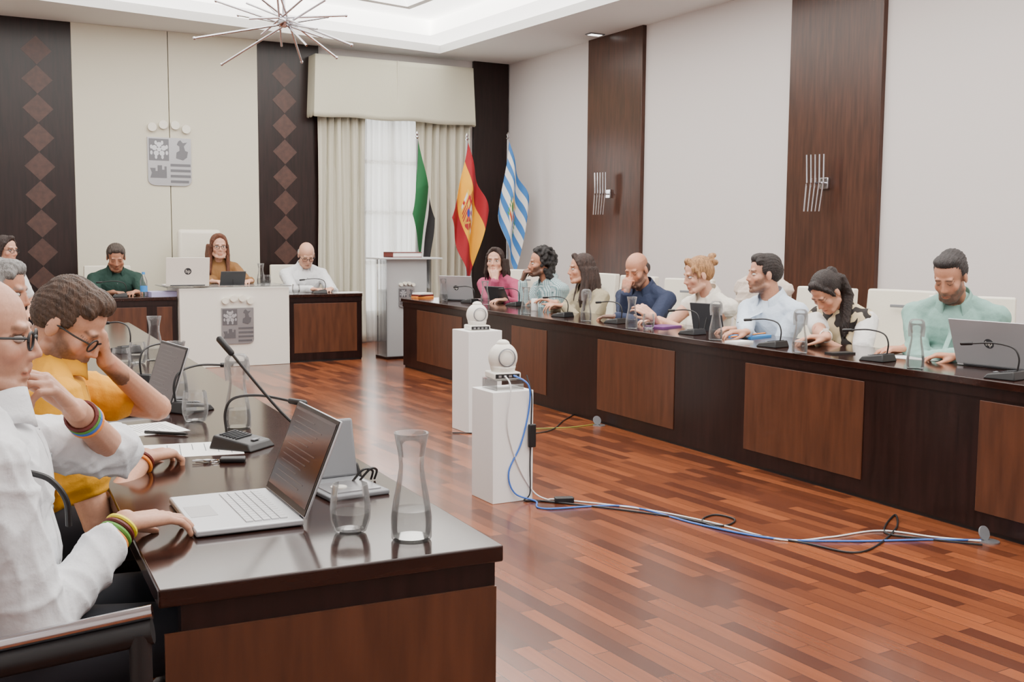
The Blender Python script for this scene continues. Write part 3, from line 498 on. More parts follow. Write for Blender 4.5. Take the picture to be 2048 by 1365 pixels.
# left row
wsh=cloth('white_shirt_near',(220,222,226),.15,50)
p=at_d(-36,672,2.02); h=faz(p,-80)
person('bald','bald person with glasses and white shirt at the near laptop, hand to mouth',p,.95,h,4,rad(0),3,{1:dict(w=at_z(250,1046,DZ+.05),f=V((.9,.35,-.05)),c=(.2,.35,.3),d=Z,pole=at_d(80,1290,1.9)),
 -1:dict(w=at_d(152,822,2.18),f=V((-.65,-.35,.8)),d=V((.7,-.1,.6)),c=(.55,.75,.5),pole=at_z(235,975,DZ+.0))},skin=(196,146,121),hair=None,hairc=(110,84,66),shirt=wsh,sleeve={1:1.75,-1:1.1},bald=True,glasses='black',gr=.0028,vox=.0038,beard=.2,loose=.021,fold=.013,sb=.97,nk=.06,al=1.1,bands=((1,.84,'orange','wristband'),(1,.88,'green','wristband'),(1,.92,'red','wristband'),(1,.96,'yellow','wristband'),(-1,.76,'orange','wristband'),(-1,.80,'blue','wristband'),(-1,.84,'green','wristband'),(-1,.88,'red','wristband')))
d=PEOPLE['bald']; MB().tube([at_d(58,946,1.93),at_d(100,960,1.93),at_d(132,1000,1.94),(at_d(138,1052,1.95))],.006,8,6).build('cord','black',d['body'],d['org'])
p=at_d(140,648,2.76); h=faz(p,-66)
person('yellow','bearded person with glasses and yellow polo leaning forehead on hand',p,.94,h,36,rad(0),14,{1:dict(w=at_z(290,915,DZ+.035),f=V((.9,.5,0)),c=(.5,.7,.5),d=Z),
 -1:dict(w=at_d(212,722,2.80),f=V((-.16,-.06,.9)),d=V((.9,.1,.2)),c=(.4,.55,.4),pole=at_z(235,930,DZ-.1))},skin=(198,146,119),hair='short',hairc=(74,54,41),shirt=cloth('yellow_polo',(226,160,18)),sleeve='short',glasses='black',gr=.0026,vox=.0038,beard=.85,beardc=(66,47,36),loose=.024,fold=.008,nk=.06,al=1.12,bands=((1,.88,'orange','wristband'),(1,.93,'red','wristband')))
p=at_d(2,582,4.1); person('grey','grey haired person mostly hidden behind the bald person at left',p,1.0,faz(p,-70),10,rad(0),10,{},skin=SK2,hair='short',hairc=(132,130,128),shirt=cloth('grey_shirt',(150,155,160)))
p=at_d(12,500,9.3); person('farwhite','person with long dark hair, glasses and white top at the far left edge',p,1.0,faz(p,-48),4,rad(-60),8,{},fem=True,skin=SK3,hair='long',hairc=(46,32,28),shirt=cloth('white_blouse',(220,220,220)),glasses='black',collar=False,sleeve='short')
# ---------------- chairs
def chair_b():
    r=thing('council_chair','','chair'); w=.26
    MB().bx(-w,w,-.24,.24,.40,.47).build('seat','leather',r,bevel=.025)
    m=MB(); th=.06
    def bf(off): return lambda a,b:((a-.5)*2*w*(1-.06*b),-.25-.05*b+.03*(1-((a-.5)*2)**2)*-1+off,.44+.56*b)
    rs=[]
    for b in np.linspace(0,1,8): rs.append([V(bf(0)(a,b)) for a in np.linspace(0,1,9)]+[V(bf(-th)(a,b)) for a in np.linspace(1,0,9)])
    m.rings(rs).build('backrest','leather',r,bevel=.012,ang=60); MB().bx(-.055,.055,-.276,-.262,.885,.905).build('handle_slot','grey',r,bevel=.004)
    for sx in (-1,1): MB().tube([(sx*.28,-.2,.42),(sx*.28,-.18,.62),(sx*.28,.1,.64),(sx*.28,.14,.42)],.016,8,5).build('armrest','leather',r)
    for sx in (-1,1):
        for y in (-.2,.2): MB().cyl((sx*.21,y,.41),(sx*.23,y*1.1,0),.016,.012,12).build('leg','chrome',r)
    return r
GC='cream leather council chairs'
def chair_for(k,label,back=.1):
    d=PEOPLE[k]; fw=V((cos(d['az']),sin(d['az']),0)); p=d['hip']-fw*(.06+back); o=inst('chair',chair_b,(p.x,p.y,0),label,'chair',GC,d['az']-PI/2); o.scale=(1,1,max(1.02,min(1.1,(d['hip'].z-.12)/.47))); return o
for k,l,bk_ in (('pink','the person in pink',.1),('curly','the curly haired person',.1),('longhair','the person with long hair and khaki jacket',.1),('navy','the person in navy shirt',.12),('blonde','the blonde person, with a beige jacket over it',.15),('lightblue','the person in pale blue shirt',.12),('vest','the person in animal print vest',.2),('mint','the person in mint green shirt',.15),('green','the person in dark green shirt',.06),('whiteshirt','the white haired person at the back desk',.06),('yellow','the person in yellow polo',.06),('grey','the grey haired person at left',.06),('farwhite','the person in white at the far left edge',.06)):
    chair_for(k,'cream leather chair behind '+l,bk_)
q=RH(2110,640,1.05); inst('chair',chair_b,(q.x,q.y,0),'empty cream leather chair at the right edge behind the silver laptop','chair',GC,RAZ-PI/2)
d=PEOPLE['blonde']; q=d['hip']-V((cos(d['az']),sin(d['az']),0))*.21
jm=MB(); JM=M.Translation((q.x,q.y,0))@M.Rotation(d['az']-PI/2,4,'Z'); jm.M=JM
jm.ell((0,-.31,.97),(.29,.075,.12)).ell((-.1,-.37,.7),(.12,.04,.28)).ell((.12,-.37,.7),(.12,.04,.28)).ell((0,-.24,.82),(.24,.035,.2)); tag(folds(remesh(jm,'jacket',cloth('beige_jacket',(200,184,172)),.011,4,None,V((q.x,q.y,.6))),.02,40,5),'beige jacket draped over the chair behind the blonde person','jacket')
# presider's high chair
d=PEOPLE['presider']; r=thing('presiding_chair','tall white leather chair behind the speaking person','chair',(d['hip'].x-.09,d['hip'].y+.16,0)); 
MB().bx(-.26,.26,-.28,.22,.46,.54).build('seat','leather',r,bevel=.03); MB().bx(-.25,.25,.2,.3,.5,1.43).build('backrest','leather',r,bevel=.045); MB().cyl((0,0,.46),(0,0,.05),.035).build('pedestal','chrome',r); MB().cyl((0,0,.05),(0,0,0),.28,.3).build('base','chrome',r)
for sx in (-1,1): MB().bx(sx*.3-.03,sx*.3+.03,-.2,.2,.72,.77).build('armrest','leather',r,bevel=.015)
# near dark chair of bald person
d=PEOPLE['bald']; hp=d['hip']; a=at_d(-60,1318,1.66); b=at_d(305,1238,1.72); r=thing('armchair','dark armchair with chrome edged armrest under the bald person in white','chair',(hp.x,hp.y,0))
def lc(p): return p-V((hp.x,hp.y,0))
MB().bx(-.25,.25,-.25,.27,.40,hp.z-.12).build('seat','black',r,bevel=.03); MB().bx(-.33,-.26,-.25,.25,.42,.95).build('backrest','black',r,bevel=.03)
MB().tube([lc(a)-V((0,0,.02)),lc(b)-V((0,0,.02))],.022,10,1).build('armrest','black',r); MB().tube([lc(a)+V((0,0,.012)),lc(b)+V((0,0,.012))],.012,10,1).build('arm_trim','chrome',r)
MB().cyl(lc(b)-V((.02,0,.02)),V((lc(b).x-.02,lc(b).y,0)),.018).build('leg','black',r); MB().cyl(V((-.24,lc(b).y,.66)),V((-.24,lc(b).y,0)),.018).build('leg','black',r)
for sx in (-1,1): MB().cyl((sx*.22,.24,.4),(sx*.22,.24,0),.018).build('leg','black',r)
# ---------------- desk objects
def carafe_b():
    r=thing('water_carafe','','carafe'); MB().lathe([(0,.0),(.038,0),(.042,.006),(.0425,.05),(.037,.09),(.029,.13),(.0255,.155),(.027,.18),(.032,.205),(.036,.226),(.0345,.226),(.030,.204),(.0255,.178)],28).build('glass','glass',r,ang=80)
    MB().lathe([(0,.008),(.037,.008),(.040,.02),(.0405,.05),(.039,.066),(0,.066)],28).build('water','water',r); return r
def tumbler_b():
    r=thing('drinking_glass','','glass'); MB().lathe([(0,0),(.024,0),(.034,.006),(.042,.030),(.0435,.055),(.040,.085),(.037,.106),(.0355,.106),(.0385,.085)],28).build('glass','glass',r,ang=80); MB().lathe([(0,.006),(.031,.008),(.0385,.030),(.040,.046),(0,.046)],28).build('water','water',r); return r
def cup_b():
    r=thing('drinking_glass','','glass'); MB().lathe([(.037,0),(.040,.03),(.041,.05),(.037,.075),(.026,.088),(0,.090)],28).build('glass','glass',r,ang=80); return r
GCa='water carafes on the desks'; GMi='black conference microphones'; GCu='upturned glasses over carafes'; GTu='stemless water glasses'
def carafe(u,v,l,cup=False):
    p=at_z(u,v,DZ); inst('car',carafe_b,p,'clear glass water carafe '+l,'carafe',GCa)
    if cup: inst('cup',cup_b,p+V((0,0,.158)),'upturned drinking glass capping the carafe '+l,'glass',GCu)
def tumbler(u,v,l,z=DZ): inst('tum',tumbler_b,at_z(u,v,z),'stemless glass of water '+l,'glass',GTu)
for u,v,l,c in ((887,602,'left of the silver laptop at the far desk end',0),(970,610,'right of the silver laptop of the person in pink',0),(1052,628,'in front of the checked shirt',0),(1172,643,'in front of the khaki jacket',1),(1263,658,'in front of the navy shirt',0),(1431,681,'in front of the upright dark tablet',1),(1599,707,'in front of the animal print vest',1),(1830,738,'in front of the mint green shirt',1),
  (823,1080,'at the near corner of the left desk',0),(476,858,'behind the near laptop screen of the left desk',1),(354,800,'right of the second open laptop',0),(310,722,'farthest on the left desk',0)): carafe(u,v,l,c)
for u,v,l in ((1297,658,'beside the purple notebook'),(701,1066,'beside the near carafe and power box'),(391,845,'between the second laptop and the desk microphones'),(243,742,'beyond the second laptop on the left desk'),(276,728,'beside the farthest carafe on the left desk')): tumbler(u,v,l)
def mic_b(pts=None):
    r=thing('conference_microphone','','microphone'); m=MB(); m.add([(-.065,-.075,0),(.065,-.075,0),(.065,.075,0),(-.065,.075,0),(-.055,-.065,.042),(.055,-.065,.042),(.055,.06,.022),(-.055,.06,.022)],[(3,2,1,0),(4,5,6,7),(0,1,5,4),(1,2,6,5),(2,3,7,6),(3,0,4,7)]); m.build('base','black',r,bevel=.006)
    m=MB()
    for k in range(6): y=-.05+.011*k; m.cb((0,y,.0415-.0018*k*.9),(.08,.004,.003))
    m.build('speaker_grille','dgrey',r); MB().cb((.0,.045,.0275),(.03,.012,.004)).build('button','grey',r,bevel=.001)
    P=pts or [(0,-.055,.04),(0,-.06,.10),(0,-.03,.145),(0,.06,.16),(0,.17,.15)]; MB().tube(P,.0042,8).build('stem','black',r)
    a,b=V(P[-2]),V(P[-1]); d=(b-a).normalized(); MB().cap(b,.009,b+d*.045,.010).build('mic_head','black',r); return r
for u,v,l,a in ((940,606,'in front of the person in pink',20),(1030,612,'in front of the curly haired person',15),(1125,634,'in front of the khaki jacket',15),(1232,647,'in front of the navy shirt',10),(1384,669,'in front of the blonde person',8),(1545,694,'in front of the pale blue shirt',8),(1755,722,'between animal print vest and mint shirt',8),(2010,758,'at the right edge beside the silver laptop',10)):
    inst('mic',mic_b,at_z(u,v,DZ),'black gooseneck microphone unit '+l,'microphone',GMi,rad(a))
for u,v,l,a in ((485,895,'behind the near laptop on the left desk',-140),(375,822,'beside the second laptop on the left desk',-60),(300,765,'third along the left desk',-50),(250,705,'farthest along the left desk',20)): inst('mic',mic_b,at_z(u,v,DZ),'black gooseneck microphone unit '+l,'microphone',GMi,rad(a))
p=at_z(660,950,DZ); tip=at_d(462,706,2.82); L=tip-p; r=mic_b([(0,0,.03),(L.x*.12,L.y*.12,.08),(L.x*.5,L.y*.5,L.z*.52),(L.x,L.y,L.z)]); r.location=p; tag(r,'tall black gooseneck microphone rising behind the near laptop screen','microphone')
# laptops
def laptop(label,loc,rz,w=.32,d=.22,ang=105,lid='silver',sc='screen',logo=True,keys=True,page=True,ls=1):
    r=thing('laptop',label,'laptop',loc,rz); hw=w/2    # local: user at -y, hinge at +y
    MB().bx(-hw,hw,-d/2,d/2,.002,.016).build('base',lid,r,bevel=.004)
    if keys:
        m=MB()
        for j in range(5):
            for i in range(14): x=-hw+.025+i*(w-.05)/14; y=d/2-.045-j*.0185; m.bx(x,x+(w-.05)/14-.002,y,y+.0155,.0155,.0185)
        m.build('keyboard','key',r); MB().bx(-.05,.05,-d/2+.012,-d/2+.07,.0158,.0165).build('touchpad','steel',r)
    a=rad(ang-90); h=d*.98; mm=M.Translation((0,d/2,.016))@M.Rotation(-a,4,'X')
    m=MB(); m.M=mm; m.bx(-hw,hw,0,.006,.0,h); l=m.build('lid',lid,r,bevel=.003)
    m=MB(); m.M=mm; m.bx(-hw+.002,hw-.002,-.002,0,.004,h-.002).build('bezel','black',r); m=MB(); m.M=mm; m.bx(-hw+.01,hw-.01,-.003,-.0015,.018,h-.01).build('screen',sc,r)
    if page:
        m=MB(); m.M=mm
        for k in range(12): m.bx(-hw*.75,hw*(.1+.06*((k*7)%9)),-.0036,-.0028,h*.85-k*h*.06,h*.85-k*h*.06+h*.012)
        m.bx(-hw+.01,hw-.01,-.0036,-.0028,h*.92,h-.012); m.build('page','page',r)
    m=MB(); m.M=mm; m.cyl((-hw*.8,.003,-.004),(hw*.8,.003,-.004),.006).build('hinge','dgrey',r)
    if logo:
        m=MB(); m.M=mm; m.cyl((0,.006,h*.5),(0,.0068,h*.5),.026*ls,n=28).build('logo_disc','dgrey',l); text('hp',.036*ls,'white',l,mm@M.Translation((0,.0072,h*.5))@M.Rotation(PI,4,'Z')@M.Rotation(PI/2,4,'X'))
    return r
laptop('near open silver laptop under the bald person\'s hand',at_z(468,1030,DZ),rad(-92),.33,.23,112)
laptop('second open silver laptop farther along the left desk',at_z(250,820,DZ),rad(-85),.33,.23,108)
laptop('silver laptop seen from behind in front of the person in pink',at_z(926,601,DZ),rad(128),.36,.25,104)
laptop('silver laptop seen from behind at the right edge of the long desk',at_z(2015,735,DZ),rad(96),.40,.25,112)
laptop('white laptop seen from behind on the white presiding desk',V((at_p(370,568,(0,FY+.15,0),BN).x,FY+.15,ZP)),rad(178),.43,.29,101,'white',ls=1.35)
def tablet(label,loc,rz,w,h,t=70):
    r=thing('tablet',label,'tablet',loc,rz); m=MB(); m.M=M.Rotation(-rad(90-t),4,'X'); m.bx(-w/2,w/2,0,.009,.0,h); m.build('shell','dgrey',r,bevel=.003)
    m=MB(); m.M=M.Rotation(-rad(90-t),4,'X'); m.bx(-w/2+.01,w/2-.01,-.002,0,.01,h-.01).build('screen','screen',r); m=MB().tube([(0,h*.3,.004),(0,h*.35*cos(rad(t))+.006,h*.6*sin(rad(t)))],.004,6,1); m.build('stand','black',r); return r
tablet('dark tablet propped up in front of the curly haired person',at_z(1002,606,DZ),rad(105),.28,.19,60); tablet('dark tablet propped upright in front of the blonde person',at_z(1418,662,DZ),rad(104),.26,.2,76)
tablet('small black screen on the white presiding desk',V((at_p(464,566,(0,FY+.2,0),BN).x,FY+.2,ZP)),rad(178),.26,.17,60)
inst('car',carafe_b,V((at_p(522,566,(0,FY+.2,0),BN).x,FY+.2,ZP)),'clear glass water carafe on the white presiding desk','carafe',GCa); inst('tum',tumbler_b,V((at_p(534,566,(0,FY+.15,0),BN).x,FY+.15,ZP)),'stemless glass of water on the white presiding desk','glass',GTu)
inst('mic',mic_b,V((at_p(640,580,(0,FY+.2,0),BN).x,FY+.2,ZW)),'black gooseneck microphone unit before the white haired person','microphone',GMi,rad(80)); inst('mic',mic_b,V((at_p(240,590,(0,FY+.2,0),BN).x,FY+.2,ZW)),'black gooseneck microphone unit before the dark green shirt','microphone',GMi,rad(80))
inst('tum',tumbler_b,V((at_p(592,585,(0,FY+.15,0),BN).x,FY+.15,ZW)),'stemless glass of water before the white haired person','glass',GTu)
def sheet(name,label,cat,loc,rz,w,d,t,matn,lines=0):
    r=MB().bx(-w/2,w/2,-d/2,d/2,0,t).build(name,matn); r.location=loc; r.rotation_euler=(0,0,rz); tag(r,label,cat)
    if lines:
        m=MB()
        for k in range(lines): m.bx(-w*.4,w*(.4-.12*((k*5)%4)),d*.38-k*d*.76/lines,d*.38-k*d*.76/lines+d*.008,t,t+.0004)
        m.build('print','ink',r)
    return r
sheet('paper','printed white sheet under the arms of the yellow polo','paper',at_z(268,862,DZ),rad(-80),.21,.29,.001,'paper',18); sheet('paper','white sheet beside the keys on the left desk','paper',at_z(385,900,DZ),rad(-100),.21,.28,.001,'paper',6)
sheet('paper','white sheets held by the mint green shirt','paper',at_z(1835,716,DZ),rad(20),.21,.29,.002,'paper',10); sheet('paper','white sheet before the white haired person','paper',V((at_p(695,585,(0,FY+.25,0),BN).x,FY+.25,ZW)),0,.3,.2,.004,'paper')
sheet('paper_stack','lilac edged stack of papers left of the white presiding desk','papers',V((at_p(328,590,(0,FY+.2,0),BN).x,FY+.2,ZW)),.1,.32,.24,.05,'lilac'); sheet('notebook','purple notebook in front of the blonde person','notebook',at_z(1325,655,DZ),rad(20),.24,.17,.012,'purple')
sheet('folder','blue folder in front of the pale blue shirt','folder',at_z(1500,674,DZ),rad(15),.24,.17,.012,'lblue'); sheet('notepad','white notepad in front of the blue folder','notepad',at_z(1478,686,DZ),rad(10),.15,.1,.012,'paper',5); sheet('phone','black phone lying in front of the animal print vest','phone',at_z(1680,708,DZ),rad(80),.075,.15,.009,'black')
for (a,b),mt,l,rr_ in (((at_z(1462,680,DZ),at_z(1530,672,DZ)),'orange','orange pen on the blue folder',.005),((at_z(290,868,DZ),at_z(370,872,DZ)),'black','dark green pen on the printed sheet',.005),((at_z(1612,682,DZ),at_z(1628,690,DZ)),'yellow','yellow highlighter under the writing hand',.007)):
    o=V((0,0,.018 if 'folder' in l else rr_+.001)); c=(a+b)/2; r=thing('pen',l,'pen',c); MB().cyl(a-c+o,b-c+o,rr_,n=10).build('barrel',mt,r); MB().cyl(b-c+o,b-c+o+(b-a).normalized()*.012,rr_*.9,.001,10).build('tip','black',r)
p=at_z(1069,622,DZ); r=thing('can','small white can beside the carafe of the checked shirt','can',p); MB().lathe([(0,0),(.026,0),(.03,.006),(.03,.1),(.026,.108),(0,.108)],20).build('body','plinth',r); MB().cyl((0,0,.106),(0,0,.11),.022).build('lid','steel',r)
p=V((at_p(288,592,(0,FY+.18,0),BN).x,FY+.18,ZW)); r=thing('water_bottle','clear bottle with blue label beside the lilac papers','bottle',p); MB().lathe([(0,0),(.035,0),(.036,.16),(.02,.2),(.014,.21),(.014,.23)],20).build('bottle_body','glass',r); MB().lathe([(.0365,.05),(.0365,.11)],20).build('bottle_label','lblue',r); MB().cyl((0,0,.225),(0,0,.25),.016).build('cap','lblue',r)
# keys, power box
p=at_z(440,925,DZ); r=thing('key_bunch','bunch of keys with black fob beside the near laptop','keys',p,rad(-20)); MB().bx(0,.07,-.018,.018,0,.014).build('fob','black',r,bevel=.005); MB().tube([(-.015+.015*cos(t),.015*sin(t),.004) for t in np.linspace(0,2*PI,14)],.0015,6,1).build('ring','chrome',r)
for k in range(3): m=MB(); m.M=M.Translation((-.025,0,.003+.002*k))@M.Rotation(rad(150+25*k),4,'Z'); m.cyl((.01,0,0),(.01,0,.002),.011,n=14).bx(.02,.05,-.003,.003,0,.002).build('key','steel',r)
p=at_z(690,980,DZ); r=thing('power_box','grey pop up table socket box with raised lid beyond near laptop','socket box',p,rad(4)); MB().bx(-.085,.075,-.1,.1,0,.012).build('frame','grey',r,bevel=.004); MB().bx(-.07,.06,-.08,.03,.0105,.015).build('socket_plate','steel',r); MB().cyl((-.03,-.03,.014),(-.03,-.03,.018),.02).build('outlet','white',r)
m=MB(); m.M=M.Translation((.01,.085,.012))@M.Rotation(rad(-12),4,'X'); m.bx(-.065,.065,0,.014,0,.15); m.build('lid','grey',r,bevel=.01)
for k in range(2): MB().tube([(.03+.02*k,.02,.014),(.05+.02*k,.0,.045),(.085+.012*k,.02,.035),(.10+.01*k,.06,.004)],.0032,6).build('cable','black',r)
# ---------------- plinths and cameras
def plinth(label,u,v,w,vt):
    c=at_z(u,v,0); zt=at_p(u,vt,c,FH).z; r=tag(MB().bx(0,w,0,w,0,zt).build('plinth','plinth',bevel=.003),label,'plinth'); r.location=c; return c,zt
def ptz(label,loc,rz,riser=0):
    r=thing('conference_camera',label,'camera',loc,rz); 
    MB().bx(-.075,.075,-.07,.07,0,.035).build('base','white',r,bevel=.008); MB().bx(-.065,.065,-.073,-.068,.006,.028).build('port_plate','black',r)
    for k in range(4): MB().bx(-.05+.028*k,-.035+.028*k,-.076,-.07,.011,.022).build('port','steel',r)
    m=MB(); m.ell((0,0,.105),(.078,.066,.08),24,14).cyl((0,0,.03),(0,0,.06),.06,.068); remesh(m,'head','white',.005,3,r); MB().lathe([(.042,0),(.048,.004),(.042,.008)],28).build('ring','grey',r).matrix_local=M.Translation((0,-.058,.11))@M.Rotation(PI/2,4,'X'); MB().cyl((0,.05,.11),(0,.078,.11),.03).build('lens','lens',r); MB().ell((0,0,.178),(.035,.03,.022)).build('top_cap','white',r); return r
c,zt=plinth('near white plinth with cables down its face in the middle of the floor',985,1010,.235,786)
PN=c; r=thing('riser','small clear acrylic riser on the near white plinth','riser',c+V((.12,.12,zt))); MB().bx(-.08,.08,-.08,.08,.05,.055).bx(-.08,-.075,-.08,.08,0,.05).bx(.075,.08,-.08,.08,0,.05).build('body','acr',r)
k1=ptz('white conference camera on the near plinth\'s clear riser',c+V((.12,.12,zt+.055)),rad(-8)); c2_,z2=plinth('farther white plinth behind the near one',937,868,.26,664); ptz('white conference camera on the farther plinth',c2_+V((.13,.13,z2)),rad(-8))
def fcable(name,label,px,r,matn,pre=[]): 
    P=[V(q) for q in pre]+[at_z(u,v,r+.001) for u,v in px]; c=V((P[-1].x,P[-1].y,0)); return tag(MB().tube(P,r,8,8).build(name,matn,None,c),label,'cable')
yf=PN.y-.006; kx=PN.x+.12; kz=zt+.075
fcable('cable','blue network cable from near camera down plinth and across the floor',[(1090,1018),(1250,1013),(1400,1050),(1550,1078),(1700,1083),(1850,1080),(1962,1081)],.0045,'blue',[(kx+.02,PN.y+.04,kz),(kx+.07,yf-.02,zt+.03),(kx+.085,yf,zt-.1),(kx+.04,yf,.3),(kx-.03,yf,.16),(kx+.0,yf-.01,.05),(kx+.1,yf-.05,.006)])
fcable('cable','white cable running from near plinth to the floor box',[(1120,1000),(1280,1018),(1420,1045),(1560,1080),(1660,1075),(1760,1062),(1870,1075),(1962,1083)],.004,'wcable',[(kx-.03,PN.y+.04,kz),(kx-.03,yf-.015,zt+.02),(kx-.04,yf,.4),(kx+.02,yf,.2),(kx+.11,yf,.05),(kx+.17,yf-.04,.006)])
fcable('cable','black power cable looping across the floor to the floor box',[(1060,1000),(1200,1015),(1350,1035),(1440,1052),(1470,1040),(1430,1030),(1405,1043),(1460,1062),(1600,1085),(1720,1105),(1790,1060),(1790,1030),(1770,1065),(1850,1078),(1965,1090)],.0045,'black')
fcable('cable','thin black power lead down the near plinth face',[(1050,1002),(1110,1003)],.0035,'black',[(kx+.09,PN.y+.03,kz),(kx+.1,yf,zt-.02),(kx+.1,yf,.42),(kx+.095,yf,.2),(kx+.09,yf-.01,.04)])
fcable('cable','thin yellow green cable from farther plinth to the desk',[(960,862),(1060,858),(1140,855),(1195,848)],.0028,'ygreen'); fcable('cable','black cable arching from far plinth toward the desk foot',[(905,866),(1080,866),(1130,840),(1165,822),(1185,838),(1200,852)],.004,'black')
r=tag(MB().bx(-.02,.02,-.02,0,-.06,.06).build('power_adapter','black',bevel=.005),'black power adapter hanging on the near plinth face','adapter'); r.location=(kx+.098,yf-.002,.34)
r=tag(MB().bx(-.05,.05,-.02,.02,0,.03).build('power_adapter','black',bevel=.006),'black inline adapter on the floor beside the near plinth','adapter'); r.location=at_z(1128,1006,0); r.rotation_euler=(0,0,rad(-20))
for u,v,l in ((1978,1085,'round grey floor outlet at the desk foot on the right'),(1198,852,'round grey floor outlet behind the near plinth')):
    r=thing('floor_outlet',l,'outlet',at_z(u,v,0)); MB().cyl((0,0,0),(0,0,.006),.045,n=28).build('plate','steel',r); m=MB(); m.M=M.Translation((0,.03,.034))@M.Rotation(rad(70),4,'X'); m.cyl((0,0,0),(0,0,.006),.033,n=28).build('lid','grey',r)
# ---------------- chandelier
p=at_d(568,42,7.4); r=thing('chandelier','chrome starburst chandelier of crossing rods hanging over the floor','chandelier',p); MB().ell((0,0,0),(.045,.045,.045)).build('hub','chrome',r); MB().cyl((0,0,0),(0,0,ZC+.42-p.z),.01).build('suspension_rod','chrome',r); MB().cyl((0,0,ZC+.39-p.z),(0,0,ZC+.42-p.z),.07).build('canopy','chrome',r)
ends=[(390,70),(437,124),(692,38),(705,97),(595,124),(430,-5),(640,-20),(668,120),(500,-30),(560,-60),(470,25)]
for i,(u,v) in enumerate(ends):
    q=at_d(u,v,7.4+(-.35,.3,.1,-.2,.35,.1,-.3,.2,.4,-.4,.5)[i]); d=q-p; o=d.normalized().cross(V((.3,.5,.8))).normalized()*.03; MB().cyl(o-d*.55,o+d,.0075,n=10).build('rod','chrome',r); MB().ell(o+d,(.011,.011,.011),10,8).build('rod_tip','chrome',r)
# ---------------- lectern
p=at_z(803,716,0); p=V((p.x+.08,FY+.05,0)); zt=at_p(812,515,p,BN).z; r=thing('lectern','grey and clear acrylic lectern with emblem standing before the flags','lectern',p)
MB().bx(-.40,.36,-.2,.22,zt-.02,zt).build('top','frost',r,bevel=.004); MB().bx(-.29,.2,-.12,-.105,.03,zt-.02).build('front_panel','greyp',r); MB().bx(-.14,.12,.0,.1,.03,zt-.02).build('back_panel','steeld',r); MB().bx(-.31,.24,-.16,.16,0,.03).build('base','dark',r,bevel=.004)
for sx in (-.32,.22): MB().bx(sx,sx+.02,-.16,.14,.03,zt-.02).build('side_panel','acr',r)
g=bpy.data.objects.new('crest',None); COL.objects.link(g); g.parent=r; g.location=(-.05,-.122,zt-.45)
emblem(g,.19)
r=thing('book','large dark red leather book lying on the lectern','book',p+V((-.03,0,zt))); MB().bx(-.19,.17,-.13,.13,0,.008).bx(-.19,.17,-.13,.13,.052,.06).bx(-.19,-.18,-.13,.13,0,.06).build('cover','red',r,bevel=.002); MB().bx(-.18,.16,-.12,.12,.008,.052).build('pages','paper',r)
for k,(mt,w) in enumerate((('orange',.2),('red',.19),('plinth',.17))):
    q=at_z(845,596,DZ); r=tag(MB().bx(-w/2,w/2,-.07,.07,0,.018).build('booklet',mt,bevel=.003),('orange','red','white')[k]+' booklet in the small pile at the far end of the long desk','book'); r.location=(q.x,q.y,DZ+.018*k); r.rotation_euler=(0,0,.2*k)
# ---------------- flags
def flag(label,u,v,la,lb,ht,fy,colf,fo=.008,fr=9):
    y=YB-.8; t=at_p(u,v,(0,y,0),BN); r=thing('flag',label,'flag',(t.x,y,0))
    MB().cyl((0,0,.03),(0,0,t.z-.03),.014).build('pole','steel',r); MB().lathe([(0,0),(.16,0),(.16,.015),(.03,.04),(.02,.08)],24).build('base','steel',r); MB().lathe([(.012,t.z-.05),(.03,t.z-.03),(.012,t.z-.01),(.022,t.z+.015),(.0,t.z+.05)],16).build('finial','chrome',r)
    n=140; m=MB(); z0=t.z-.07
    def pos(s,q):
        k=min(1,s*1.6+q*1.3+.12); x=(la*s+lb*q)*(.6+.4*min(1,s+q))+fo*sin(q*fr)*k; return (x,-.03-.05*k*(1+sin((x*22)+q*fr*.4+s*.8))-.03*q,z0-ht*s-fy*q)
    m.grid(pos,n,n); o=m.build('cloth','attr',r,ang=180); cs=[]
    for j in range(n+1):
        for i in range(n+1): cs.append(lin(colf(i/n,j/n)))
    paint(o.data,np.array(cs)); o.modifiers.new('s','SOLIDIFY').thickness=.003
RD,YE,GR,WH,BK,BL=(156,18,32),(236,168,14),(18,92,48),(225,225,222),(20,18,20),(56,120,188)
def esp(s,t):
    a=(s-.50)/.21; b=(t-.44)/.20      # shield between two pillars, crown above, small oval in the middle
    if abs(a)<1.15 and abs(b)<1.2:
        if .78<abs(b)<1.02 and -.45<a<.85:
            if a<-.25 or a>.68: return (225,190,70)
            return (222,216,208) if not (.0<a-.25*b*np.sign(b)<.22) else (170,26,40)
        if a<-.42:
            if abs(b)<.52*(1.25+a) + .12: return (165,28,36) if (abs(b)%.22<.09 or a>-.52) else (205,150,40)
            return YE
        if abs(b)<.70 and a<.98-.55*b*b:
            if (a-.2)**2+b*b*.7<.035: return (40,56,140)
            if (a-.2)**2+b*b*.7<.055: return (190,40,44)
            if abs(abs(b)-.70)<.04 or abs(a-.2)<.03 or abs(b)<.03: return (205,160,50)
            if a<.2: return ((214,170,50) if abs(b+.35)<.16 and abs(a+.1)<.17 else (168,26,36)) if b<0 else ((120,40,96) if (a+.1)**2*3+(b-.36)**2*2<.05 else (220,214,210))
            return ((168,26,36) if int((b+2)*11)%2 else (224,172,40)) if b<0 else ((205,160,50) if abs(a-.5-(b-.35))<.05 or abs(a-.5+(b-.35))<.05 else (160,24,36))
    return YE if .25<s<.75 else RD
def ext(s,t): return GR if s<.60 else WH if s<.72 else BK
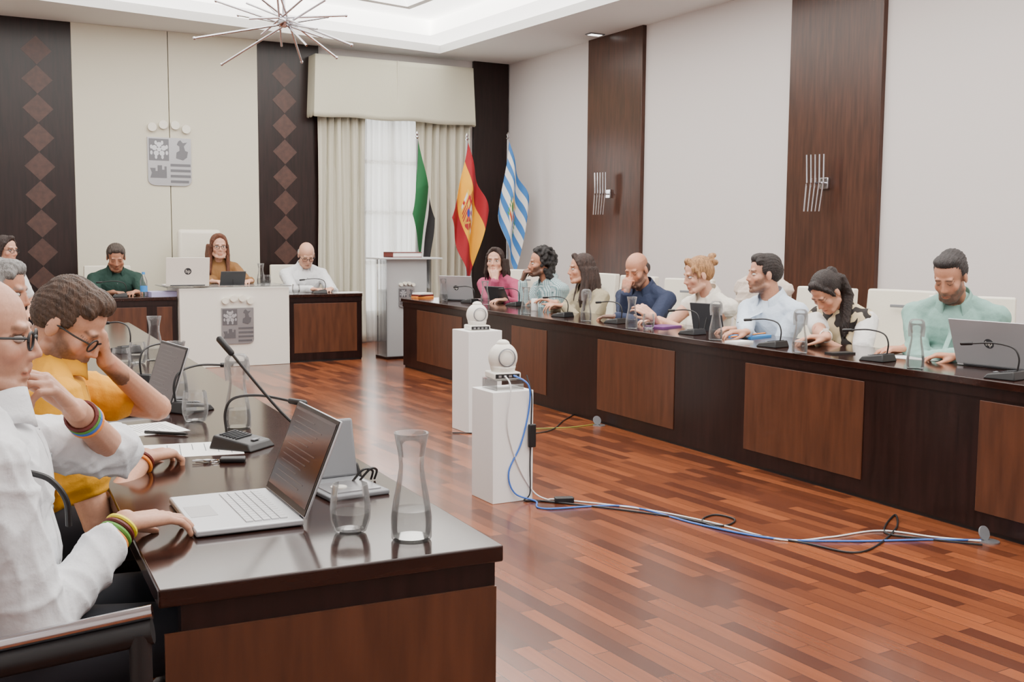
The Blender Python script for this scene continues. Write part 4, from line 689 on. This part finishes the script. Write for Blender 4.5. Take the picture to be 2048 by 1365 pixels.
def mer(s,t):
    a=(s-.58)/.24; b=(t-.5)/.26      # crest: gold crown over a quartered shield with green tree and leaves at its sides
    if abs(b)<.95 and -1<a<1:
        if -.85<a<-.4 and abs(b)<.38+.25*abs(math.sin(b*14))*(a<-.65): return (226,178,52)
        if -.4<=a<.85-.6*b*b and abs(b)<.62:
            if abs(abs(b)-.60)<.05: return (210,170,60)
            if a<.2: return ((62,128,60) if (a+.1)**2+(b+.3)**2<.05 else (236,226,190)) if b<0 else ((190,70,44) if abs(a+.1)<.17 and abs(b-.3)<.2 else (90,150,205))
            return ((196,84,46) if abs(a-.42)<.12 else (238,230,205)) if b<0 else ((40,84,166) if int((b+2)*13)%2 else (235,235,235))
        if .62<=abs(b)<.85 and abs(a-.2)<.5 and int((a+2)*9)%2: return (70,140,74)
    return BL if int(s*9)%2==0 else WH
flag('green white and black flag furled on its pole left of the others',834,270,.22,-.13,.95,.9,ext,.006); flag('red and yellow striped flag with coat of arms on its pole',934,274,-.27,.25,.95,.85,esp); flag('blue and white striped flag with crest on its pole by the wall',1016,272,-.18,.25,.95,.75,mer)
# ---------------- lights
def area(n,loc,rot,sx,sy,e,c=(1,1,1)):
    l=bpy.data.lights.new(n,'AREA'); l.shape='RECTANGLE'; l.size=sx; l.size_y=sy; l.energy=e; l.color=c; o=bpy.data.objects.new(n,l); COL.objects.link(o); o.location=loc; o.rotation_euler=rot; return o
area('coffer_light',(cx,cy,ZC+.3),(0,0,0),5,11,170,(1,.98,.95)); area('rear_fill',(2.5,Y0+.1,2.2),(rad(80),0,0),6,2.4,38,(.95,.97,1)); area('left_fill',(XL+.1,5,2.4),(rad(80),0,rad(-90)),8,2,30,(.95,.97,1)); area('window_light',((wx0+wx1)/2,YB-.35,1.7),(rad(-90),0,0),1,2,16)
w=bpy.data.worlds.new('world'); S.world=w; w.use_nodes=True; w.node_tree.nodes['Background'].inputs[0].default_value=(.8,.85,.9,1); w.node_tree.nodes['Background'].inputs[1].default_value=.4
